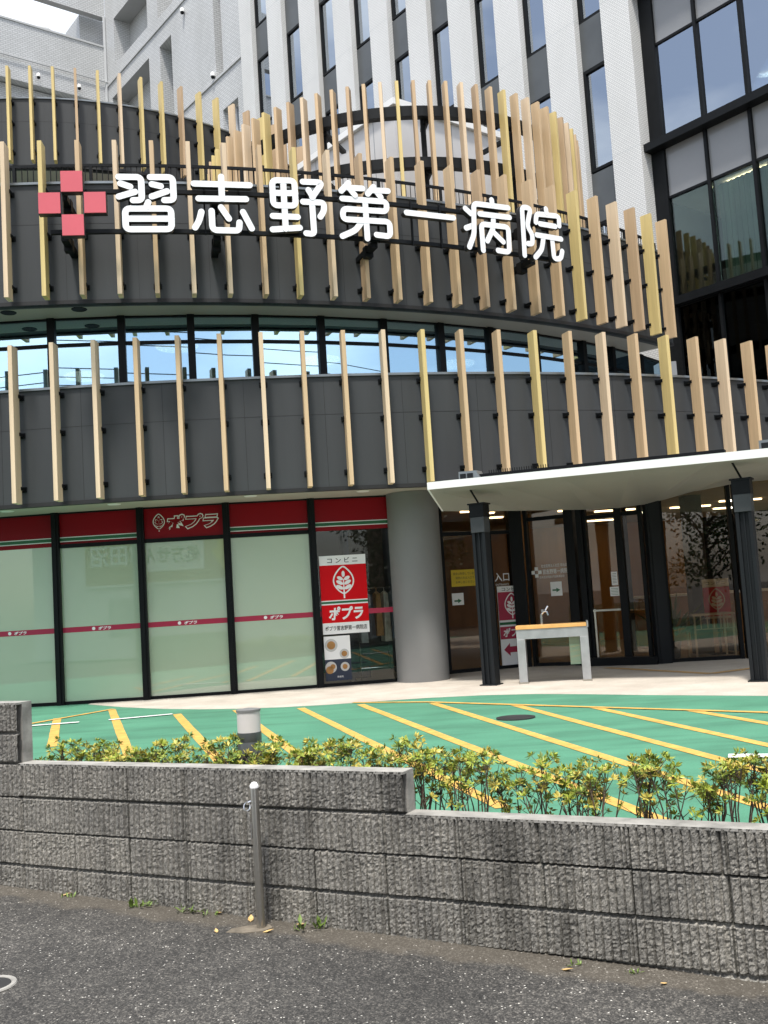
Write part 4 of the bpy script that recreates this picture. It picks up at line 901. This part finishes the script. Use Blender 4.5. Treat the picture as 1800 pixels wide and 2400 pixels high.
def build_old():
    O = tframe('old_hospital_wing', 'old grey tiled hospital wing with deep window recesses at the upper left', 'building')
    # holes in the front: x0,x1,z0,z1 (x = -s)
    holes = [(-21.77,-21.12,24.22,36), (-27.1,-25.85,19,28.25), (-32.85,-28.3,19,28.3), (-21.35,-20.03,16,22.55), (-27.15,-25.5,29.7,36), (-32.3,-28.3,29.9,32.4)]
    xs = sorted({-33.4, -19.43, *[h[0] for h in holes], *[h[1] for h in holes]}); zs = sorted({0, 36.5, *[h[2] for h in holes], *[h[3] for h in holes]})
    inh = lambda x, z: any(h[0] < x < h[1] and h[2] < z < h[3] for h in holes)
    mb = MB(); Y = .12
    for a, b in zip(xs, xs[1:]):
        for c, d in zip(zs, zs[1:]):
            if not inh((a+b)/2, (c+d)/2): mb.add([(a,Y,c),(b,Y,c),(b,Y,d),(a,Y,d)], [(0,1,2,3)])
    for x0, x1, z0, z1 in holes:
        y1 = Y+.9
        mb.add([(x0,Y,z0),(x0,y1,z0),(x0,y1,z1),(x0,Y,z1)], [(0,1,2,3)]); mb.add([(x1,Y,z0),(x1,y1,z0),(x1,y1,z1),(x1,Y,z1)], [(3,2,1,0)])
        mb.add([(x0,Y,z1),(x1,Y,z1),(x1,y1,z1),(x0,y1,z1)], [(0,1,2,3)]); mb.add([(x0,Y,z0),(x1,Y,z0),(x1,y1,z0),(x0,y1,z0)], [(3,2,1,0)])
    mb.build('facade', 'grey_tile', O)
    mb = MB()
    for x0, x1, z0, z1 in holes[:3]+holes[4:]: mb.box(x0-.01, x1+.01, Y+.9, Y+.95, z0, z1)
    mb.each('recess_back', 'grey_tile', O)
    x0, x1, z0, z1 = holes[3]; wn = empty('window', parent=O)
    mb = MB(); mb.box(x0+.05, x1-.05, Y+.3, Y+.32, z0, z1-.1); mb.build('pane', 'tower_glass', wn)
    mb = MB(); mb.box(x0, x1, Y+.25, Y+.4, z1-.1, z1); mb.box(x0, x0+.05, Y+.25, Y+.4, z0, z1); mb.box(x1-.05, x1, Y+.25, Y+.4, z0, z1); mb.box((x0+x1)/2-.03, (x0+x1)/2+.03, Y+.25, Y+.4, z0, z1); mb.build('frame', 'white_panel', wn)
    mb = MB()
    for z in (24.1, 29.17): mb.box(-33.4, -19.43, Y-.06, Y, z-.05, z+.05)
    mb.each('string_course', 'grey_smooth', O)
    mb = MB(); mb.box(-33.4, -19.43, Y+1.5, Y+10, 0, 36.4); mb.build('core', 'grey_smooth', O)
    # side arm coming forward from the corner
    mb = MB(); mb.box(-34.4, -33.4, -10, .12, 28.25, 31.3); mb.box(-34.4, -33.9, -10, .12, 15, 28.2); o = mb.each('side_wall', 'grey_tile', O)[0]
    mb = MB(); mb.box(-34.45, -33.35, -10, .1, 31.3, 31.4); mb.build('coping', 'grey_smooth', o)
    mb = MB(); mb.box(-33.78, -33.38, -10, .1, 33.0, 36.5); mb.build('bridge_beam', 'grey_tile', O)
    mb = MB(); mb.box(-36.4, -34.4, -.9, 2, 15, 33.4); mb.build('rear_wall', 'grey_tile', O)
    mb = MB(); mb.tube([(-33.3,-10,29.38),(-33.3,.1,29.38)], .03); mb.tube([(-33.38,.05,27),(-33.38,.05,33)], .08); mb.each('pipe', 'grey_smooth', O)
    mb = MB(); mb.lathe((-34.0,-3.05,31.4), [(.55,0),(.5,.18),(.25,.32),(.02,.36)], 20); mb.build('roof_vent', 'grey_smooth', O, smooth=True)
    for x, y, z in ((-24.4,Y-.12,28.55),(-33.2,-3.6,28.6),(-33.2,-1.5,28.6),(-21.9,Y-.1,24.3)):
        mb = MB(); mb.lathe((x,y,z), [(.02,-.11),(.08,-.07),(.085,.0)], 16, 0); mb.lathe((x,y,z), [(.10,0),(.10,.13),(.06,.19)], 16, 1); mb.build('security_camera', ['black', 'white_paint'], O, smooth=True)

# ------------------------------------------------------------------ street things
def build_street():
    # stainless post on the pavement
    x, y = -.745, 5.17; z = gz(x, y)
    r = tag(empty('steel_post', (x, y, z)), 'thin stainless steel post with a side ring standing before the block wall', 'post')
    mb = MB(); mb.lathe((x,y,z), [(.0215,-.02),(.0215,.692),(.019,.70)], 24); mb.build('shaft', 'steel', r, smooth=True)
    mb = MB(); mb.lathe((x,y,z), [(.0225,.69),(.0225,.703),(.012,.717),(.002,.72)], 24); mb.build('cap', 'sign_white', r, smooth=True)
    mb = MB(); c = Vector((x-.040, y-.01, z+.60)); mb.tube([c+Vector((math.cos(t)*.016, math.sin(t)*.008, math.sin(t)*.020)) for t in [k*math.pi/8 for k in range(17)]], .0035, 6)
    mb.tube([(x-.02,y-.006,z+.625),(x-.035,y-.01,z+.62)], .005); mb.tube([c+Vector((.0,0,-.02)), c+Vector((.004,0,-.055))], .004)
    mb.build('ring', 'steel_bright', r, smooth=True)
    mb = MB(); mb.tube([(x-.0225,y-.01,z+.52),(x-.024,y-.01,z+.44)], .004); mb.build('chain_stub', 'steel_bright', r)
    mb = MB(); mb.prism([(x-.17,y-.045),(x-.08,y-.07),(x+.02,y-.06),(x+.06,y-.01),(x+.03,y+.05),(x-.06,y+.045),(x-.15,y+.01)], z-.05, z+.004); tag(mb.build('mortar_patch', 'soil_pale'), 'pale mortar patch at the foot of the steel post', 'mortar patch')
    # bollard lamp behind the wall
    x, y = -.845, 5.78; r = tag(empty('bollard_lamp', (x, y, .05)), 'black bollard lamp with frosted white head behind the wall', 'lamp')
    mb = MB(); mb.lathe((x,y,.05), [(.069,0),(.069,.47),(.067,.475),(.067,.48),(.069,.485),(.069,.53)], 36); mb.build('body', 'spandrel', r, smooth=True)
    mb = MB(); mb.lathe((x,y,.05), [(.066,.53),(.066,.645)], 36); mb.build('diffuser', 'concrete_pale', r, smooth=True)
    mb = MB(); mb.lathe((x,y,.05), [(.070,.645),(.070,.657),(.02,.664)], 36); mb.build('cap', 'concrete_grey', r, smooth=True)
    # white-rimmed valve cover at the left edge
    x, y = -1.86, 4.56; z = gz(x, y)
    r = tag(empty('valve_cover', (x, y, z)), 'small round pavement cover with a white rim at the lower left', 'valve cover')
    mb = MB(); mb.lathe((x,y,z), [(.085,0),(.09,.006),(.108,.006),(.112,0)], 32); mb.build('rim', 'block_top', r, smooth=True)
    mb = MB(); mb.lathe((x,y,z), [(.02,.004),(.085,.004),(.085,0)], 32); mb.build('lid', 'iron', r)
    # dry leaves
    for k, (x, y, s) in enumerate([(-.965,5.14,.022),(-.815,5.30,.035),(-.70,5.10,.03),(-.55,5.17,.045),(-1.0,5.42,.03),(1.02,4.25,.022),(.66,4.44,.03),(-1.95,5.88,.03)]):
        z = gz(x, y)+.003; a = random.uniform(0, 6); mb = MB(); ca, sa = math.cos(a), math.sin(a)
        P = [(-1,0,0),(-.4,.42,.12),(.3,.36,.25),(1,0,.45),(.3,-.36,.3),(-.4,-.42,.1)]; mb.add([(x+s*(p*ca-q*sa), y+s*(p*sa+q*ca), z+s*h) for p, q, h in P]+[(x,y,z)], [(6,i,(i+1) % 6) for i in range(6)])
        tag(mb.build('dry_leaf', 'dry_leaf'), ('pale dry fallen leaf on the asphalt near the steel post' if k < 5 else 'pale dry fallen leaf lying along the wall foot'), 'leaf', 'fallen leaves on the pavement')
    # weeds at the wall foot
    spots = [(-1.93,5.84,.05,'tiny weed at the wall foot far left'), (-1.45,5.60,.085,'green weed at the wall foot left of the post'), (-1.16,5.47,.075,'low weed at the wall foot near the steel post'), (-1.03,5.40,.06,'thin weed at the wall foot close beside the post'),
             (-.50,5.12,.10,'larger weed tuft at the wall foot right of the post'), (.70,4.50,.05,'small broad green weed at the wall foot right side'), (.92,4.38,.045,'round leafed weed at the wall foot far right')]
    for x, y, h, lab in spots:
        z = gz(x, y); mb = MB()
        for k in range(22 if h > .07 else 12):
            a, e = random.uniform(0, 6.28), random.uniform(.3, 1.4); l = h*.75*random.uniform(.5, 1.15); d = Vector((math.cos(a)*math.cos(e), math.sin(a)*math.cos(e), math.sin(e))); t = d.cross(Vector((0,0,1))).normalized()*l*.13; o = Vector((x+random.uniform(-.5,.5)*h*1.6, y+random.uniform(-.2,.2)*h, z)); 
            mb.add([o, o+d*l*.55+t, o+d*l-Vector((0,0,l*.1)), o+d*l*.55-t], [(0,1,2,3)])
        tag(mb.build('weed', 'leaf_c'), lab, 'weed')

def build_shrubs():
    def shrub(t, d, h, wd, seed, label):
        rnd = random.Random(seed); p = WP+WE*t+WN*d; root = tag(empty('azalea_shrub', (p.x, p.y, .05)), label, 'shrub', 'azalea shrubs in a row behind the block wall')
        st, lv = MB(), MB(); O = Vector((p.x, p.y, .04)); wn = Vector((WN.x, WN.y, 0)); we = Vector((WE.x, WE.y, 0))
        def rosette(c, ax, s):
            n = rnd.randint(10, 15); mi0 = rnd.random()
            for k in range(n):
                a = k*2.4+rnd.uniform(-.3, .3); e = rnd.uniform(.05, 1.15); l = s*rnd.uniform(.7, 1.2); u = ax.orthogonal().normalized(); v = ax.cross(u)
                dr = ((u*math.cos(a)+v*math.sin(a))*math.cos(e)+ax*math.sin(e)).normalized(); sd2 = dr.cross(ax); sd2 = sd2.normalized()*l*.17 if sd2.length > .01 else u*l*.17
                up_ = dr.cross(sd2).normalized()*l*.07
                b0 = c+dr*l*.08; m1 = c+dr*l*.5; tp = c+dr*l-Vector((0,0,l*.12))
                mi = 0 if mi0 < .5 else (1 if mi0 < .78 else 2)
                if rnd.random() < .25: mi = rnd.randint(0, 2)
                lv.add([b0, m1+sd2+up_, tp, m1-sd2+up_, m1], [(0,4,2,1),(0,3,2,4)], mi)
        for k in range(rnd.randint(7, 9)):
            a = rnd.uniform(-1, 1); b = rnd.uniform(-1, 1); hh = h*rnd.uniform(.60, 1.0)
            tip = O+we*a*wd*.6+wn*b*.10+Vector((0,0,hh)); base = O+we*a*wd*.18+wn*b*.03
            mid = base.lerp(tip, .5)+Vector((rnd.uniform(-.03,.03), rnd.uniform(-.03,.03), .02))
            st.tube([base, mid, tip], [.0045, .0035, .002], 5); rosette(tip, Vector((rnd.uniform(-.25,.25), rnd.uniform(-.25,.25), 1)).normalized(), .044)
            for q in range(rnd.randint(4, 6)):
                f = rnd.uniform(.42, .95); o2 = mid.lerp(tip, f) if f > .5 else base.lerp(mid, f+.4); t2 = o2+Vector((rnd.uniform(-.075,.075), rnd.uniform(-.06,.06), rnd.uniform(.03,.11)))
                t2.z = min(t2.z, O.z+h*1.02)
                st.tube([o2, t2], [.0024, .0014], 4)
                if t2.z > O.z+h*.38 or rnd.random() < .5: rosette(t2, (t2-o2).normalized(), rnd.uniform(.028, .042))
        st.build('stems', 'twig', root); lv.build('leaves', ['leaf_a', 'leaf_b', 'leaf_c'], root)
    k = 0
    t = .24
    while t < 5.6:
        lab = 'yellow-green azalea shrub behind the higher wall left of the bollard lamp' if t < 1.5 else ('yellow-green azalea shrub behind the wall between bollard lamp and wall step' if t < 2.75 else 'yellow-green azalea shrub with bare lower stems above the low wall at right')
        low = t > 2.75
        shrub(t, -.26-.07*(k % 2), (.42 if low else .47)+.03*math.sin(k*2.1), .20 if low else .17, 100+k, lab); t += .15 if low else .125; k += 1

# ------------------------------------------------------------------ the far side of the street (seen only as reflections)
def build_opposite():
    P = tag(empty('pharmacy_building', (-8, -7, -.4)), 'white pharmacy building with brown sign band across the street, mirrored in the shop windows', 'building')
    f = Frame((2.5, -6.5), (-1, 0))       # faces the hospital; x runs to the left seen from there
    mb = MB(); mb.box(-17, 2.5, -13, -6.5, -.5, 6.4); mb.build('wall', 'street_white', P)
    mb = MB(); mb.box(-17.1, 2.6, -13, -6.4, 6.4, 6.6); mb.build('roof_edge', 'grey_smooth', P)
    mb = MB(); f.box(mb, 5.6, 14.2, 2.5, 4.4, .0, .12); sb = mb.build('sign_band', 'sign_brown', P)
    mb = MB(); f.box(mb, 7.0, 9.4, 2.9, 4.1, .12, .14); text(mb, f, '薬局', 10.5, 3.6, 1.1, .13, 2.0, .03); text(mb, f, '津田沼', 12.9, 3.6, .8, .13, 2.2, .02); f.box(mb, 5.6, 14.2, 2.43, 2.5, .0, .13); mb.build('sign_board', 'sign_white', sb)
    mb = MB(); text(mb, f, '処方せん', 8.2, 3.5, .66, .145, 2.1, .015); mb.build('lettering', 'sign_ink', sb)
    mb = MB(); f.poly(mb, [(6.1,4.4),(6.1,3.6),(5.85,3.6),(6.3,2.8),(6.75,3.6),(6.5,3.6),(6.5,4.4)], .125, .004); mb.build('arrow', 'yellow_arrow', sb)
    mb = MB(); f.box(mb, 8.9, 9.7, 1.5, 2.2, 0, .03); f.box(mb, 11.6, 13.4, .6, 2.0, 0, .04); mb.each('window', 'grey_smooth', P)
    mb = MB(); f.box(mb, 10.1, 10.8, 1.1, 2.0, 0, .03); f.box(mb, 4.2, 5.4, .6, 2.2, 0, .02); mb.each('notice_board', 'sign_white', P)
    A_ = tag(empty('reflection_blocker', (31, -9, -.4)), 'unseen brown building added across the street to darken the lobby glass reflections', 'building')  # added out of view, blocks the bright sky from the lobby reflections
    mb = MB(); mb.box(11.4, 52, -18, -9, -.5, 8.2); mb.build('wall', 'brick_brown', A_)
    mb = MB(); mb.box(11.3, 52.1, -18, -8.8, 8.2, 8.45); mb.build('roof_edge', 'grey_smooth', A_)
    mb = MB()
    for k in range(11):
        for z in (.9, 4.6): mb.box(12.5+3.5*k, 14.2+3.5*k, -9, -8.96, z, z+1.5)
    mb.each('window', 'spandrel', A_)
    # street trees, mirrored in the lobby glass
    def tree(X, Y, Z, seed, label):
        t = tag(empty('street_tree', (X, Y, Z)), label, 'tree', 'street trees mirrored in the lobby glass'); O = Vector((X, Y, 0))
        mb = MB(); mb.tube([O+Vector(q) for q in ((0,0,Z-.1),(.05,.02,1.0),(-.05,-.05,2.3),(.1,0,4.6))], [.13,.11,.09,.03], 10)
        lv = MB(); rnd = random.Random(seed)
        for k in range(26):
            a = rnd.uniform(0, 6.28); z0 = rnd.uniform(1.2, 4.0); l = rnd.uniform(.9, 2.1); o = O+Vector((0,0,z0)); e = o+Vector((math.cos(a)*l, math.sin(a)*l, rnd.uniform(.2, 1.2))); mb.tube([o, o.lerp(e,.5)+Vector((0,0,.15)), e], [.035,.022,.008], 5)
            for q in range(95):
                c = o.lerp(e, rnd.uniform(.35, 1.1))+Vector((rnd.gauss(0,.28), rnd.gauss(0,.28), rnd.gauss(0,.25))); d = Vector((rnd.gauss(0,1), rnd.gauss(0,1), rnd.gauss(-.3,.7))).normalized(); s = d.cross(Vector((rnd.gauss(0,1),rnd.gauss(0,1),1))).normalized()*.045; lv.add([c, c+d*.07+s, c+d*.16, c+d*.07-s], [(0,1,2,3)])
        mb.build('trunk', 'twig', t); lv.build('crown', 'leaf_tree', t)
    tree(6.2, -1.2, -.4, 5, 'leafy street tree across the pavement mirrored in the right lobby glass')
    tree(9.6, 9.2, 0, 9, 'leafy tree at the right end of the lot mirrored in the left lobby pane')
    # pole and wires
    p = tag(empty('utility_pole', (-9, -3.6, -.4)), 'grey utility pole across the street mirrored in the upper windows', 'utility pole')
    mb = MB(); mb.tube([(-9,-3.6,-.5),(-9,-3.6,11.5)], [.17,.12], 16); mb.build('shaft', 'concrete_grey', p, smooth=True)
    mb = MB()
    for z in (9.4, 10.3, 11.1): mb.box(-9.06, -8.94, -4.5, -2.7, z, z+.09)
    mb.box(-9.3,-8.7,-3.9,-3.3,8.2,8.9); mb.each('crossarm', 'iron', p)
    for k, (y, z, s) in enumerate([(-3.0,8.2,.35),(-3.2,8.9,.4),(-2.8,9.45,.5),(-4.3,9.45,.5),(-2.8,10.35,.45),(-4.3,11.15,.4)]):
        mb = MB()
        pts = [(-34+6.2*i, y+.05*i*(k % 2), z-s*math.sin(math.pi*((-34+6.2*i+9) % 25)/25)+.012*i) for i in range(12)]
        mb.tube(pts, .018, 5); tag(mb.build('overhead_wire', 'wire'), ['lowest sagging', 'second lowest sagging', 'third lowest near', 'third lowest far', 'second highest', 'topmost'][k]+' overhead wire along the street, mirrored in the upper windows', 'wire', 'overhead wires along the street')

build_ground(); build_wall(); build_podium(); shop_sign(); build_drum(); build_rail(); build_sign(); build_canopy(); build_stand(); build_entrance_signs()
build_tower(); build_old(); build_street(); build_shrubs(); build_opposite()
